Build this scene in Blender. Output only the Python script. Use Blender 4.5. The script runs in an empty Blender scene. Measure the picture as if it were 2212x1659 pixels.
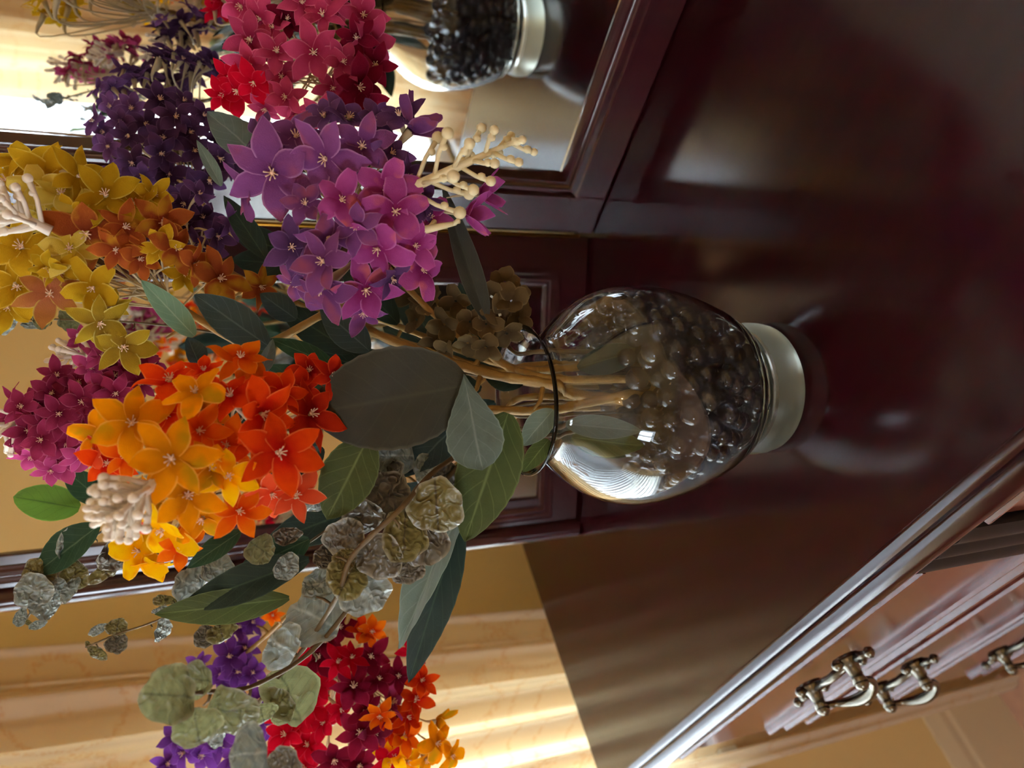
import bpy, bmesh, math, random
import numpy as np
from mathutils import Vector, Matrix, noise

random.seed(7)
scn = bpy.context.scene
COL = scn.collection

# ---------------------------------------------------------------- camera (photo is turned a quarter: world up points to image left)
F_PX = 1610.0
CAM = Vector((0.32206, -0.26780, 0.36))
_n = np.array([170.5, 3909, F_PX]); _v = np.array([-1549.5, -596, F_PX])
_n = _n / np.linalg.norm(_n); _v = _v - _n * (_n @ _v); _v = _v / np.linalg.norm(_v)
_Z = -_n; _X = -_v; _Y = np.cross(_Z, _X)
ROT = np.array([_X, _Y, _Z])          # upright picture axes (right, down, forward) -> world
RIGHT = Vector(ROT @ np.array([1., 0, 0])); DOWN = Vector(ROT @ np.array([0, 1., 0])); FWD = Vector(ROT @ np.array([0, 0, 1.]))
cam_d = bpy.data.cameras.new('camera'); cam = bpy.data.objects.new('camera', cam_d); COL.objects.link(cam)
xax, yax, zax = DOWN, RIGHT, -FWD     # picture x runs downwards in the room, picture up runs to the room's right
cam.matrix_world = Matrix(((xax.x, yax.x, zax.x, CAM.x), (xax.y, yax.y, zax.y, CAM.y), (xax.z, yax.z, zax.z, CAM.z), (0, 0, 0, 1)))
cam_d.sensor_fit = 'HORIZONTAL'; cam_d.sensor_width = 36.0; cam_d.lens = 36.0 * F_PX / 2212
cam_d.clip_start = 0.01; cam_d.clip_end = 60
cam_d.dof.use_dof = True; cam_d.dof.focus_distance = 0.43; cam_d.dof.aperture_fstop = 6.6
scn.camera = cam
# ---------------------------------------------------------------- sky, lights, exposure
SKY = 19.0
w = bpy.data.worlds.new('overcast_sky'); scn.world = w; w.use_nodes = True
nt = w.node_tree; nt.nodes.clear()
tc = nt.nodes.new('ShaderNodeTexCoord'); sx = nt.nodes.new('ShaderNodeSeparateXYZ'); rp = nt.nodes.new('ShaderNodeValToRGB')
bg = nt.nodes.new('ShaderNodeBackground'); wo = nt.nodes.new('ShaderNodeOutputWorld')
rp.color_ramp.elements[0].position = 0.46; rp.color_ramp.elements[0].color = (.36, .40, .40, 1)
rp.color_ramp.elements[1].position = 0.54; rp.color_ramp.elements[1].color = (.76, .87, 1, 1)
mp = nt.nodes.new('ShaderNodeMapRange'); mp.inputs[1].default_value = -1
nt.links.new(tc.outputs['Generated'], sx.inputs[0]); nt.links.new(sx.outputs['Z'], mp.inputs[0]); nt.links.new(mp.outputs[0], rp.inputs[0])
nt.links.new(rp.outputs[0], bg.inputs[0]); bg.inputs[1].default_value = SKY; nt.links.new(bg.outputs[0], wo.inputs[0])

WIN = dict(y0=-1.16, y1=0.07, z0=-0.26, z1=1.25)      # window opening in the left wall
XW = -0.66                                            # left wall
FLOOR, CEIL = -0.80, 1.70
YB, YF, XR = 0.36, -3.0, 2.9
pd = bpy.data.lights.new('window_portal', 'AREA'); pd.shape = 'RECTANGLE'; pd.size = 1.51; pd.size_y = 1.23; pd.cycles.is_portal = True
po = bpy.data.objects.new('window_portal', pd); COL.objects.link(po)
po.location = (XW - .1, -.545, .495); po.rotation_euler = (0, math.radians(-90), 0)
ADDED_WIN = dict(x0=.10, x1=.72, z0=.40, z1=1.25)       # unseen window added for fill light, in the wall behind the camera
pd2 = bpy.data.lights.new('added_window_portal', 'AREA'); pd2.shape = 'RECTANGLE'; pd2.size = .62; pd2.size_y = .85; pd2.cycles.is_portal = True
po2 = bpy.data.objects.new('added_window_portal', pd2); COL.objects.link(po2); po2.location = (.41, YF - .1, .825); po2.rotation_euler = (math.radians(90), 0, 0)
scn.view_settings.view_transform = 'Standard'; scn.view_settings.look = 'None'
scn.view_settings.exposure = 0.74; scn.view_settings.gamma = 1.0; scn.view_settings.use_curve_mapping = False
cy = scn.cycles
cy.max_bounces = 14; cy.diffuse_bounces = 5; cy.glossy_bounces = 6; cy.transmission_bounces = 14; cy.transparent_max_bounces = 8
cy.use_denoising = True; cy.sample_clamp_indirect = 6.0; cy.blur_glossy = 0.3

# ---------------------------------------------------------------- helpers
def P(px, py, d):
    """the point of the room seen at picture pixel (px, py), d metres deep"""
    return CAM + (RIGHT * ((829.5 - py) / F_PX) + DOWN * ((px - 1106) / F_PX) + FWD) * d
def s2l(c):
    return tuple((x / 12.92 if x <= .04045 else ((x + .055) / 1.055) ** 2.4) for x in [v / 255 for v in c])
def mesh(name, verts, faces, mat=None, smooth=True, attr=None):
    me = bpy.data.meshes.new(name); me.from_pydata([tuple(v) for v in verts], [], faces)
    if smooth: me.polygons.foreach_set('use_smooth', [True] * len(me.polygons))
    if mat: me.materials.append(mat)
    if attr:
        for k, vals in attr.items():
            a = me.attributes.new(k, 'FLOAT', 'POINT'); a.data.foreach_set('value', vals)
    me.update(); return me
def obj(name, me, parent=None, loc=None):
    o = bpy.data.objects.new(name, me); COL.objects.link(o)
    if parent: o.parent = parent
    if loc is not None: o.location = loc
    return o
def tag(o, label, cat, group=None):
    o['label'] = label; o['category'] = cat
    if group: o['group'] = group
    return o
def thing(name, label, cat, loc=(0, 0, 0), group=None):
    o = bpy.data.objects.new(name, None); o.empty_display_size = .02; COL.objects.link(o); o.location = loc
    return tag(o, label, cat, group)
def struct(o): o['kind'] = 'structure'; return o
class MB:
    def __init__(s): s.v = []; s.f = []; s.a = {}
    def add(s, v, f):
        n = len(s.v); s.v += [Vector(p) for p in v]; s.f += [tuple(i + n for i in q) for q in f]
    def box(s, a, b):
        x0, y0, z0 = a; x1, y1, z1 = b
        s.add([(x0, y0, z0), (x1, y0, z0), (x1, y1, z0), (x0, y1, z0), (x0, y0, z1), (x1, y0, z1), (x1, y1, z1), (x0, y1, z1)],
              [(0, 3, 2, 1), (4, 5, 6, 7), (0, 1, 5, 4), (1, 2, 6, 5), (2, 3, 7, 6), (3, 0, 4, 7)])
    def tube(s, pts, rad, n=6, cap=True):
        pts = [Vector(p) for p in pts]; m = len(pts); rr = rad if isinstance(rad, (list, tuple)) else [rad] * m
        t0 = (pts[1] - pts[0]).normalized(); u = t0.orthogonal().normalized(); vs = []
        for i, p in enumerate(pts):
            t = (pts[min(i + 1, m - 1)] - pts[max(i - 1, 0)])
            t = t.normalized() if t.length > 1e-9 else t0
            u = (u - t * u.dot(t)); u = u.normalized() if u.length > 1e-6 else t.orthogonal().normalized(); w_ = t.cross(u)
            for k in range(n):
                a = 2 * math.pi * k / n; vs.append(p + (u * math.cos(a) + w_ * math.sin(a)) * rr[i])
        fs = [(i * n + k, i * n + (k + 1) % n, (i + 1) * n + (k + 1) % n, (i + 1) * n + k) for i in range(m - 1) for k in range(n)]
        if cap: fs += [tuple(range(n - 1, -1, -1)), tuple((m - 1) * n + k for k in range(n))]
        s.add(vs, fs)
    def ball(s, c, r, n=8, m=5, sc=(1, 1, 1)):
        c = Vector(c); vs = [c + Vector((0, 0, -r * sc[2]))]
        for i in range(1, m):
            a = -math.pi / 2 + math.pi * i / m
            for k in range(n):
                b = 2 * math.pi * k / n; vs.append(c + Vector((r * sc[0] * math.cos(a) * math.cos(b), r * sc[1] * math.cos(a) * math.sin(b), r * sc[2] * math.sin(a))))
        vs.append(c + Vector((0, 0, r * sc[2]))); L = len(vs) - 1
        fs = [(0, 1 + (k + 1) % n, 1 + k) for k in range(n)]
        for i in range(m - 2):
            for k in range(n): fs.append((1 + i * n + k, 1 + i * n + (k + 1) % n, 1 + (i + 1) * n + (k + 1) % n, 1 + (i + 1) * n + k))
        fs += [(L, 1 + (m - 2) * n + k, 1 + (m - 2) * n + (k + 1) % n) for k in range(n)]
        s.add(vs, fs)
    def lathe(s, prof, n=48, closed=False, c=(0, 0, 0)):
        c = Vector(c); vs = [c + Vector((r * math.cos(2 * math.pi * k / n), r * math.sin(2 * math.pi * k / n), z)) for r, z in prof for k in range(n)]
        m = len(prof); fs = []
        for i in range(m if closed else m - 1):
            j = (i + 1) % m
            for k in range(n): fs.append((i * n + k, i * n + (k + 1) % n, j * n + (k + 1) % n, j * n + k))
        s.add(vs, fs)
    def extrude(s, prof, x0, x1):
        """(y, z) profile swept along x"""
        m = len(prof); s.add([(x, y, z) for x in (x0, x1) for y, z in prof], [(i, (i + 1) % m, m + (i + 1) % m, m + i) for i in range(m)] + [tuple(range(m - 1, -1, -1)), tuple(range(m, 2 * m))])
    def build(s, name, mat, parent=None, smooth=False, loc=None, xf=None, bevel=0):
        vs = [xf @ p for p in s.v] if xf else s.v
        me = mesh(name, vs, s.f, mat, smooth)
        bm = bmesh.new(); bm.from_mesh(me); bmesh.ops.recalc_face_normals(bm, faces=bm.faces); bm.to_mesh(me); bm.free()
        o = obj(name, me, parent, loc)
        if bevel:
            md = o.modifiers.new('bevel', 'BEVEL'); md.width = bevel; md.segments = 2; md.limit_method = 'ANGLE'
        return o
def crom(pts, n=6):
    pts = [Vector(p) for p in pts]; q = [2 * pts[0] - pts[1]] + pts + [2 * pts[-1] - pts[-2]]; out = []
    for i in range(1, len(q) - 2):
        for k in range(n):
            t = k / n; a, b, c, d = q[i - 1], q[i], q[i + 1], q[i + 2]
            out.append(.5 * ((2 * b) + (c - a) * t + (2 * a - 5 * b + 4 * c - d) * t * t + (3 * b - a - 3 * c + d) * t ** 3))
    return out + [pts[-1]]

# ---------------------------------------------------------------- materials
def new_mat(name):
    m = bpy.data.materials.new(name); m.use_nodes = True; nt = m.node_tree; nt.nodes.clear()
    out = nt.nodes.new('ShaderNodeOutputMaterial'); return m, nt, out
def pbr(name, col, rough=.5, metal=0, spec=.5, coat=0, bump=0, bscale=60, var=0, vscale=8, coatr=.1, sheen=0):
    m, nt, out = new_mat(name); b = nt.nodes.new('ShaderNodeBsdfPrincipled'); nt.links.new(b.outputs[0], out.inputs[0])
    b.inputs['Base Color'].default_value = (*col, 1); b.inputs['Roughness'].default_value = rough; b.inputs['Metallic'].default_value = metal
    b.inputs['Specular IOR Level'].default_value = spec; b.inputs['Coat Weight'].default_value = coat; b.inputs['Coat Roughness'].default_value = coatr
    b.inputs['Sheen Weight'].default_value = sheen
    tc = nt.nodes.new('ShaderNodeTexCoord')
    if var:
        nz = nt.nodes.new('ShaderNodeTexNoise'); nz.inputs['Scale'].default_value = vscale; nt.links.new(tc.outputs['Object'], nz.inputs['Vector']); nz.inputs['Detail'].default_value = 5
        mx = nt.nodes.new('ShaderNodeMix'); mx.data_type = 'RGBA'
        mx.inputs[6].default_value = (*[c * (1 - var) for c in col], 1); mx.inputs[7].default_value = (*[min(1, c * (1 + var)) for c in col], 1)
        nt.links.new(nz.outputs['Fac'], mx.inputs[0]); nt.links.new(mx.outputs[2], b.inputs['Base Color'])
    if bump:
        nz = nt.nodes.new('ShaderNodeTexNoise'); nz.inputs['Scale'].default_value = bscale; nt.links.new(tc.outputs['Object'], nz.inputs['Vector'])
        bp = nt.nodes.new('ShaderNodeBump'); bp.inputs['Strength'].default_value = bump; bp.inputs['Distance'].default_value = .002
        nt.links.new(nz.outputs['Fac'], bp.inputs['Height']); nt.links.new(bp.outputs[0], b.inputs['Normal'])
    return m
def wood(name, dark, light, rough=.16, axis='X', coat=.6):
    m, nt, out = new_mat(name); b = nt.nodes.new('ShaderNodeBsdfPrincipled'); nt.links.new(b.outputs[0], out.inputs[0])
    tc = nt.nodes.new('ShaderNodeTexCoord'); mpn = nt.nodes.new('ShaderNodeMapping'); nz = nt.nodes.new('ShaderNodeTexNoise'); rp = nt.nodes.new('ShaderNodeValToRGB')
    mpn.inputs['Scale'].default_value = {'X': (3, 40, 40), 'Z': (40, 40, 3)}[axis]
    nz.inputs['Scale'].default_value = 2.0; nz.inputs['Detail'].default_value = 6; nz.inputs['Distortion'].default_value = .6
    rp.color_ramp.elements[0].color = (*dark, 1); rp.color_ramp.elements[0].position = .3; rp.color_ramp.elements[1].color = (*light, 1); rp.color_ramp.elements[1].position = .75
    nt.links.new(tc.outputs['Object'], mpn.inputs[0]); nt.links.new(mpn.outputs[0], nz.inputs['Vector']); nt.links.new(nz.outputs['Fac'], rp.inputs[0]); nt.links.new(rp.outputs[0], b.inputs['Base Color'])
    b.inputs['Roughness'].default_value = rough; b.inputs['Coat Weight'].default_value = coat; b.inputs['Coat Roughness'].default_value = rough * .8
    return m
def petal_mat(name, c0, c1, edge=None, tr=.35, blotch=None):
    """cloth petal: c0 in the throat, c1 on the blade, edge colour on the cut edge"""
    c0, c1 = s2l(c0), s2l(c1); m, nt, out = new_mat(name)
    at = nt.nodes.new('ShaderNodeAttribute'); at.attribute_name = 'along'; rp = nt.nodes.new('ShaderNodeValToRGB')
    rp.color_ramp.elements[0].color = (*c0, 1); rp.color_ramp.elements[0].position = .12; rp.color_ramp.elements[1].color = (*c1, 1); rp.color_ramp.elements[1].position = .75
    tc = nt.nodes.new('ShaderNodeTexCoord'); nz = nt.nodes.new('ShaderNodeTexNoise'); nz.inputs['Scale'].default_value = 2.2; nt.links.new(tc.outputs['Object'], nz.inputs['Vector'])
    oi = nt.nodes.new('ShaderNodeObjectInfo'); ad = nt.nodes.new('ShaderNodeMath'); ad.operation = 'MULTIPLY_ADD'; ad.inputs[1].default_value = .7; 
    nt.links.new(nz.outputs['Fac'], ad.inputs[0]); nt.links.new(at.outputs['Fac'], ad.inputs[2]); sb = nt.nodes.new('ShaderNodeMath'); sb.operation = 'SUBTRACT'; sb.inputs[1].default_value = .35
    nt.links.new(ad.outputs[0], sb.inputs[0]); nt.links.new(sb.outputs[0], rp.inputs[0]); col = rp.outputs[0]
    if blotch:
        n2 = nt.nodes.new('ShaderNodeTexNoise'); n2.inputs['Scale'].default_value = 1.1; n2.noise_dimensions = '4D'; nt.links.new(tc.outputs['Object'], n2.inputs['Vector']); nt.links.new(oi.outputs['Random'], n2.inputs['W'])
        r2 = nt.nodes.new('ShaderNodeMapRange'); r2.inputs[1].default_value = .54; r2.inputs[2].default_value = .66; nt.links.new(n2.outputs['Fac'], r2.inputs[0])
        mx = nt.nodes.new('ShaderNodeMix'); mx.data_type = 'RGBA'; nt.links.new(r2.outputs[0], mx.inputs[0]); nt.links.new(col, mx.inputs[6]); mx.inputs[7].default_value = (*s2l(blotch), 1); col = mx.outputs[2]
    ac = nt.nodes.new('ShaderNodeAttribute'); ac.attribute_name = 'across'
    if edge:
        r3 = nt.nodes.new('ShaderNodeMapRange'); r3.inputs[1].default_value = .82; r3.inputs[2].default_value = 1.0; nt.links.new(ac.outputs['Fac'], r3.inputs[0])
        mx = nt.nodes.new('ShaderNodeMix'); mx.data_type = 'RGBA'; nt.links.new(r3.outputs[0], mx.inputs[0]); nt.links.new(col, mx.inputs[6]); mx.inputs[7].default_value = (*s2l(edge), 1); col = mx.outputs[2]
    hs = nt.nodes.new('ShaderNodeHueSaturation'); mr = nt.nodes.new('ShaderNodeMapRange'); mr.inputs[3].default_value = .82; mr.inputs[4].default_value = 1.18
    nt.links.new(oi.outputs['Random'], mr.inputs[0]); nt.links.new(mr.outputs[0], hs.inputs['Value']); nt.links.new(col, hs.inputs['Color']); col = hs.outputs[0]
    d = nt.nodes.new('ShaderNodeBsdfDiffuse'); t = nt.nodes.new('ShaderNodeBsdfTranslucent'); ms = nt.nodes.new('ShaderNodeMixShader'); ms.inputs[0].default_value = tr
    wv = nt.nodes.new('ShaderNodeTexNoise'); wv.inputs['Scale'].default_value = 45; nt.links.new(tc.outputs['Object'], wv.inputs['Vector'])
    bp = nt.nodes.new('ShaderNodeBump'); bp.inputs['Strength'].default_value = .35; bp.inputs['Distance'].default_value = .0015; nt.links.new(wv.outputs['Fac'], bp.inputs['Height'])
    for s in (d, t): nt.links.new(col, s.inputs['Color']); nt.links.new(bp.outputs[0], s.inputs['Normal'])
    nt.links.new(d.outputs[0], ms.inputs[1]); nt.links.new(t.outputs[0], ms.inputs[2]); nt.links.new(ms.outputs[0], out.inputs[0]); return m
def leaf_mat(name, c, vein, tr=.2, rough=.6, spec=.3, bump=.3, sheen=0.0):
    c, vein = s2l(c), s2l(vein); m, nt, out = new_mat(name)
    ac = nt.nodes.new('ShaderNodeAttribute'); ac.attribute_name = 'across'; al = nt.nodes.new('ShaderNodeAttribute'); al.attribute_name = 'along'
    r = nt.nodes.new('ShaderNodeMapRange'); r.inputs[1].default_value = .0; r.inputs[2].default_value = .07; r.inputs[3].default_value = 1; r.inputs[4].default_value = 0; nt.links.new(ac.outputs['Fac'], r.inputs[0])
    # side veins: lines of constant (along - 0.35 across)
    q = nt.nodes.new('ShaderNodeMath'); q.operation = 'MULTIPLY_ADD'; q.inputs[1].default_value = -.28; nt.links.new(ac.outputs['Fac'], q.inputs[0]); nt.links.new(al.outputs['Fac'], q.inputs[2])
    q2 = nt.nodes.new('ShaderNodeMath'); q2.operation = 'MULTIPLY'; q2.inputs[1].default_value = 40; nt.links.new(q.outputs[0], q2.inputs[0])
    q3 = nt.nodes.new('ShaderNodeMath'); q3.operation = 'SINE'; nt.links.new(q2.outputs[0], q3.inputs[0])
    q4 = nt.nodes.new('ShaderNodeMapRange'); q4.inputs[1].default_value = .93; q4.inputs[2].default_value = 1; q4.inputs[4].default_value = .35; nt.links.new(q3.outputs[0], q4.inputs[0])
    mxm = nt.nodes.new('ShaderNodeMath'); mxm.operation = 'MAXIMUM'; nt.links.new(r.outputs[0], mxm.inputs[0]); nt.links.new(q4.outputs[0], mxm.inputs[1])
    tc = nt.nodes.new('ShaderNodeTexCoord'); nz = nt.nodes.new('ShaderNodeTexNoise'); nz.inputs['Scale'].default_value = 60; nz.inputs['Detail'].default_value = 4; nt.links.new(tc.outputs['Object'], nz.inputs['Vector'])
    m1 = nt.nodes.new('ShaderNodeMix'); m1.data_type = 'RGBA'; m1.inputs[6].default_value = (*[k * .75 for k in c], 1); m1.inputs[7].default_value = (*[min(1, k * 1.3) for k in c], 1); nt.links.new(nz.outputs['Fac'], m1.inputs[0])
    m2 = nt.nodes.new('ShaderNodeMix'); m2.data_type = 'RGBA'; nt.links.new(mxm.outputs[0], m2.inputs[0]); nt.links.new(m1.outputs[2], m2.inputs[6]); m2.inputs[7].default_value = (*vein, 1)
    re = nt.nodes.new('ShaderNodeMapRange'); re.inputs[1].default_value = .93; re.inputs[2].default_value = 1.0; re.inputs[4].default_value = .55; nt.links.new(ac.outputs['Fac'], re.inputs[0])
    m4 = nt.nodes.new('ShaderNodeMix'); m4.data_type = 'RGBA'; nt.links.new(re.outputs[0], m4.inputs[0]); nt.links.new(m2.outputs[2], m4.inputs[6]); m4.inputs[7].default_value = (*[min(1, k * 2.2 + .05) for k in c], 1); m2 = m4
    b = nt.nodes.new('ShaderNodeBsdfPrincipled'); b.inputs['Roughness'].default_value = rough; b.inputs['Specular IOR Level'].default_value = spec; b.inputs['Sheen Weight'].default_value = sheen
    t = nt.nodes.new('ShaderNodeBsdfTranslucent'); ms = nt.nodes.new('ShaderNodeMixShader'); ms.inputs[0].default_value = tr
    n2 = nt.nodes.new('ShaderNodeTexNoise'); n2.inputs['Scale'].default_value = 900; nt.links.new(tc.outputs['Object'], n2.inputs['Vector'])
    bp = nt.nodes.new('ShaderNodeBump'); bp.inputs['Strength'].default_value = bump; bp.inputs['Distance'].default_value = .0006; nt.links.new(n2.outputs['Fac'], bp.inputs['Height']); nt.links.new(bp.outputs[0], b.inputs['Normal'])
    for s in (b.inputs['Base Color'], t.inputs['Color']): nt.links.new(m2.outputs[2], s)
    nt.links.new(b.outputs[0], ms.inputs[1]); nt.links.new(t.outputs[0], ms.inputs[2]); nt.links.new(ms.outputs[0], out.inputs[0]); return m
def glass(name, col, ior=1.45, rough=0.0):
    m, nt, out = new_mat(name); g = nt.nodes.new('ShaderNodeBsdfGlass'); g.inputs['Color'].default_value = (*col, 1); g.inputs['IOR'].default_value = ior; g.inputs['Roughness'].default_value = rough
    nt.links.new(g.outputs[0], out.inputs[0]); return m

TOPW = wood('cherry_lacquer', (.016, .0016, .0026), (.028, .0030, .0046), .14, coat=.1)
FRW = wood('cherry_lacquer_frame', (.030, .005, .007), (.048, .008, .010), .16, 'Z')
FRNT = wood('cherry_drawer_lacquer', (.085, .020, .012), (.13, .032, .018), .2)
BLACK = pbr('black_lacquer', (.005, .005, .006), .42, spec=.25)
WALL = pbr('tan_wall_paint', s2l((228, 200, 142)), .75, bump=.08, bscale=220)
CEILM = pbr('white_ceiling_paint', (.80, .78, .74), .9, bump=.1, bscale=150)
CARPET = pbr('beige_carpet', s2l((206, 162, 138)), .95, bump=.8, bscale=420, var=.15, vscale=60, sheen=.2)
TRIMW = pbr('cream_trim_paint', s2l((214, 196, 164)), .5)
WHITEP = pbr('white_frame_paint', (.82, .83, .84), .4)
MIRR = pbr('silvered_glass', (.86, .88, .88), .0, 1.0)
BRASS = pbr('hinge_brass', s2l((196, 140, 50)), .35, 1.0)
PEWTER = pbr('antique_brass', s2l((112, 106, 94)), .25, 1.0, var=.4, vscale=300)
GLASS = glass('clear_glass', (.98, .985, .975), 1.46)
GEL, _nt, _out = new_mat('smoky_bead_glass')
_g = _nt.nodes.new('ShaderNodeBsdfGlass'); _g.inputs['Color'].default_value = (.80, .79, .82, 1); _g.inputs['IOR'].default_value = 1.42; _g.inputs['Roughness'].default_value = 0
_p = _nt.nodes.new('ShaderNodeBsdfPrincipled'); _p.inputs['Base Color'].default_value = (.030, .028, .036, 1); _p.inputs['Roughness'].default_value = .05; _p.inputs['Coat Weight'].default_value = 1; _p.inputs['Coat Roughness'].default_value = .02
_m = _nt.nodes.new('ShaderNodeMixShader'); _m.inputs[0].default_value = .5; _nt.links.new(_g.outputs[0], _m.inputs[1]); _nt.links.new(_p.outputs[0], _m.inputs[2]); _nt.links.new(_m.outputs[0], _out.inputs[0])
STEMM = pbr('ochre_stem', s2l((150, 115, 52)), .55, var=.3, vscale=90, bump=.4, bscale=300)
STEMD = pbr('brown_stem', s2l((96, 78, 48)), .6, var=.3, vscale=90)
CREAM = pbr('cream_stalk', s2l((196, 176, 138)), .6, var=.12, vscale=60)
BUDM = pbr('cream_bud', s2l((226, 210, 166)), .55, var=.15, vscale=120)
BUDW = pbr('white_bud', s2l((240, 228, 212)), .6)
STAM = pbr('pale_stamen', s2l((232, 196, 170)), .6)

# ---------------------------------------------------------------- room
t = .12
mb = MB()
for a, b in (((XW - t, YF, FLOOR), (XW, WIN['y0'], CEIL)), ((XW - t, WIN['y1'], FLOOR), (XW, YB + t, CEIL)),
             ((XW - t, WIN['y0'], FLOOR), (XW, WIN['y1'], WIN['z0'])), ((XW - t, WIN['y0'], WIN['z1']), (XW, WIN['y1'], CEIL))): mb.box(a, b)
struct(mb.build('wall_left', WALL))
for nm, a, b, m in (('wall_back', (XW, YB, FLOOR), (XR + t, YB + t, CEIL), WALL),                     ('wall_right', (XR, YF, FLOOR), (XR + t, YB, CEIL), WALL), ('floor', (XW - t, YF - t, FLOOR - .1), (XR + t, YB + t, FLOOR), CARPET),
                    ('ceiling', (XW - t, YF - t, CEIL), (XR + t, YB + t, CEIL + .1), CEILM)):
    mb = MB(); mb.box(a, b); struct(mb.build(nm, m))
mb = MB(); W2 = ADDED_WIN
for a, c in (((XW - t, FLOOR), (W2['x0'], CEIL)), ((W2['x1'], FLOOR), (XR + t, CEIL)), ((W2['x0'], FLOOR), (W2['x1'], W2['z0'])), ((W2['x0'], W2['z1']), (W2['x1'], CEIL))): mb.box((a[0], YF - t, a[1]), (c[0], YF, c[1]))
struct(mb.build('wall_front', WALL))
added_win = bpy.data.objects.new('added_window', None); COL.objects.link(added_win); added_win.location = (.41, YF, W2['z0']); struct(added_win); wf2 = Matrix.Translation(-Vector(added_win.location))  # unseen window, put in to light the flowers from the front
mb = MB()
for a, c in (((W2['x0'], W2['z0']), (W2['x0'] + .05, W2['z1'])), ((W2['x1'] - .05, W2['z0']), (W2['x1'], W2['z1'])), ((W2['x0'], W2['z0']), (W2['x1'], W2['z0'] + .05)), ((W2['x0'], W2['z1'] - .05), (W2['x1'], W2['z1'])), ((.39, W2['z0']), (.43, W2['z1']))): mb.box((a[0], YF - .09, a[1]), (c[0], YF - .03, c[1]))
mb.build('window_frame', WHITEP, added_win, xf=wf2, bevel=.003)  # frame of the added fill-light window
mb = MB(); mb.extrude([(0, 0), (.014, 0), (.014, .115), (.011, .122), (.011, .135), (.007, .150), (.004, .160), (0, .160)], 0, 3.36)
o = struct(mb.build('baseboard_left', TRIMW, xf=Matrix(((0, 1, 0, XW), (-1, 0, 0, YB), (0, 0, 1, FLOOR), (0, 0, 0, 1)))))
mb = MB(); mb.extrude([(0, 0), (.014, 0), (.014, .115), (.011, .122), (.011, .135), (.007, .150), (.004, .160), (0, .160)], 0, XR - XW)
o = struct(mb.build('baseboard_front', TRIMW, xf=Matrix(((1, 0, 0, XW), (0, 1, 0, YF), (0, 0, 1, FLOOR), (0, 0, 0, 1)))))
# window with frame, sash bars, panes and a white blind
win = bpy.data.objects.new('window_1', None); COL.objects.link(win); win.location = (XW, -.545, WIN['z0']); struct(win)
win['label'] = 'bright window with white frame and slatted blind behind the gold curtains'
wl = Vector(win.location)
mb = MB(); y0, y1, z0, z1 = WIN['y0'], WIN['y1'], WIN['z0'], WIN['z1']
for a, b in (((-.12, y0, z0), (-.02, y0 + .045, z1)), ((-.12, y1 - .045, z0), (-.02, y1, z1)), ((-.12, y0, z0), (-.02, y1, z0 + .045)), ((-.12, y0, z1 - .045), (-.02, y1, z1)),
             ((-.11, y0, .47), (-.05, y1, .51))):
    mb.box((XW + a[0], a[1], a[2]), (XW + b[0], b[1], b[2]))
mb.build('window_frame', WHITEP, win, xf=Matrix.Translation(-wl), bevel=.003)
mb = MB(); mb.box((XW - .02, y0 - .04, z0 - .03), (XW + .025, y1 + .04, z0)); mb.build('window_sill', WHITEP, win, xf=Matrix.Translation(-wl), bevel=.004)
for za, zb in ((z0 + .045, .47), (.51, z1 - .045)):
    mb = MB(); mb.box((XW - .085, y0 + .045, za), (XW - .081, y1 - .045, zb)); mb.build('pane', GLASS, win, xf=Matrix.Translation(-wl))
slat_mat = petal_mat('blind_slat_white', (236, 240, 244), (236, 240, 244), tr=.45)
sm = None
for i in range(34):
    if sm is None:
        a = math.radians(38); hw = .02
        sm = mesh('slat', [(-hw * math.cos(a), y0 + .05, -hw * math.sin(a)), (0, y0 + .05, .003), (hw * math.cos(a), y0 + .05, hw * math.sin(a)),
                           (-hw * math.cos(a), y1 - .05, -hw * math.sin(a)), (0, y1 - .05, .003), (hw * math.cos(a), y1 - .05, hw * math.sin(a))], [(0, 3, 4, 1), (1, 4, 5, 2)], slat_mat)
    obj('slat', sm, win, Vector((XW - .045, 0, z0 + .07 + i * .0415)) - wl)
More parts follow.
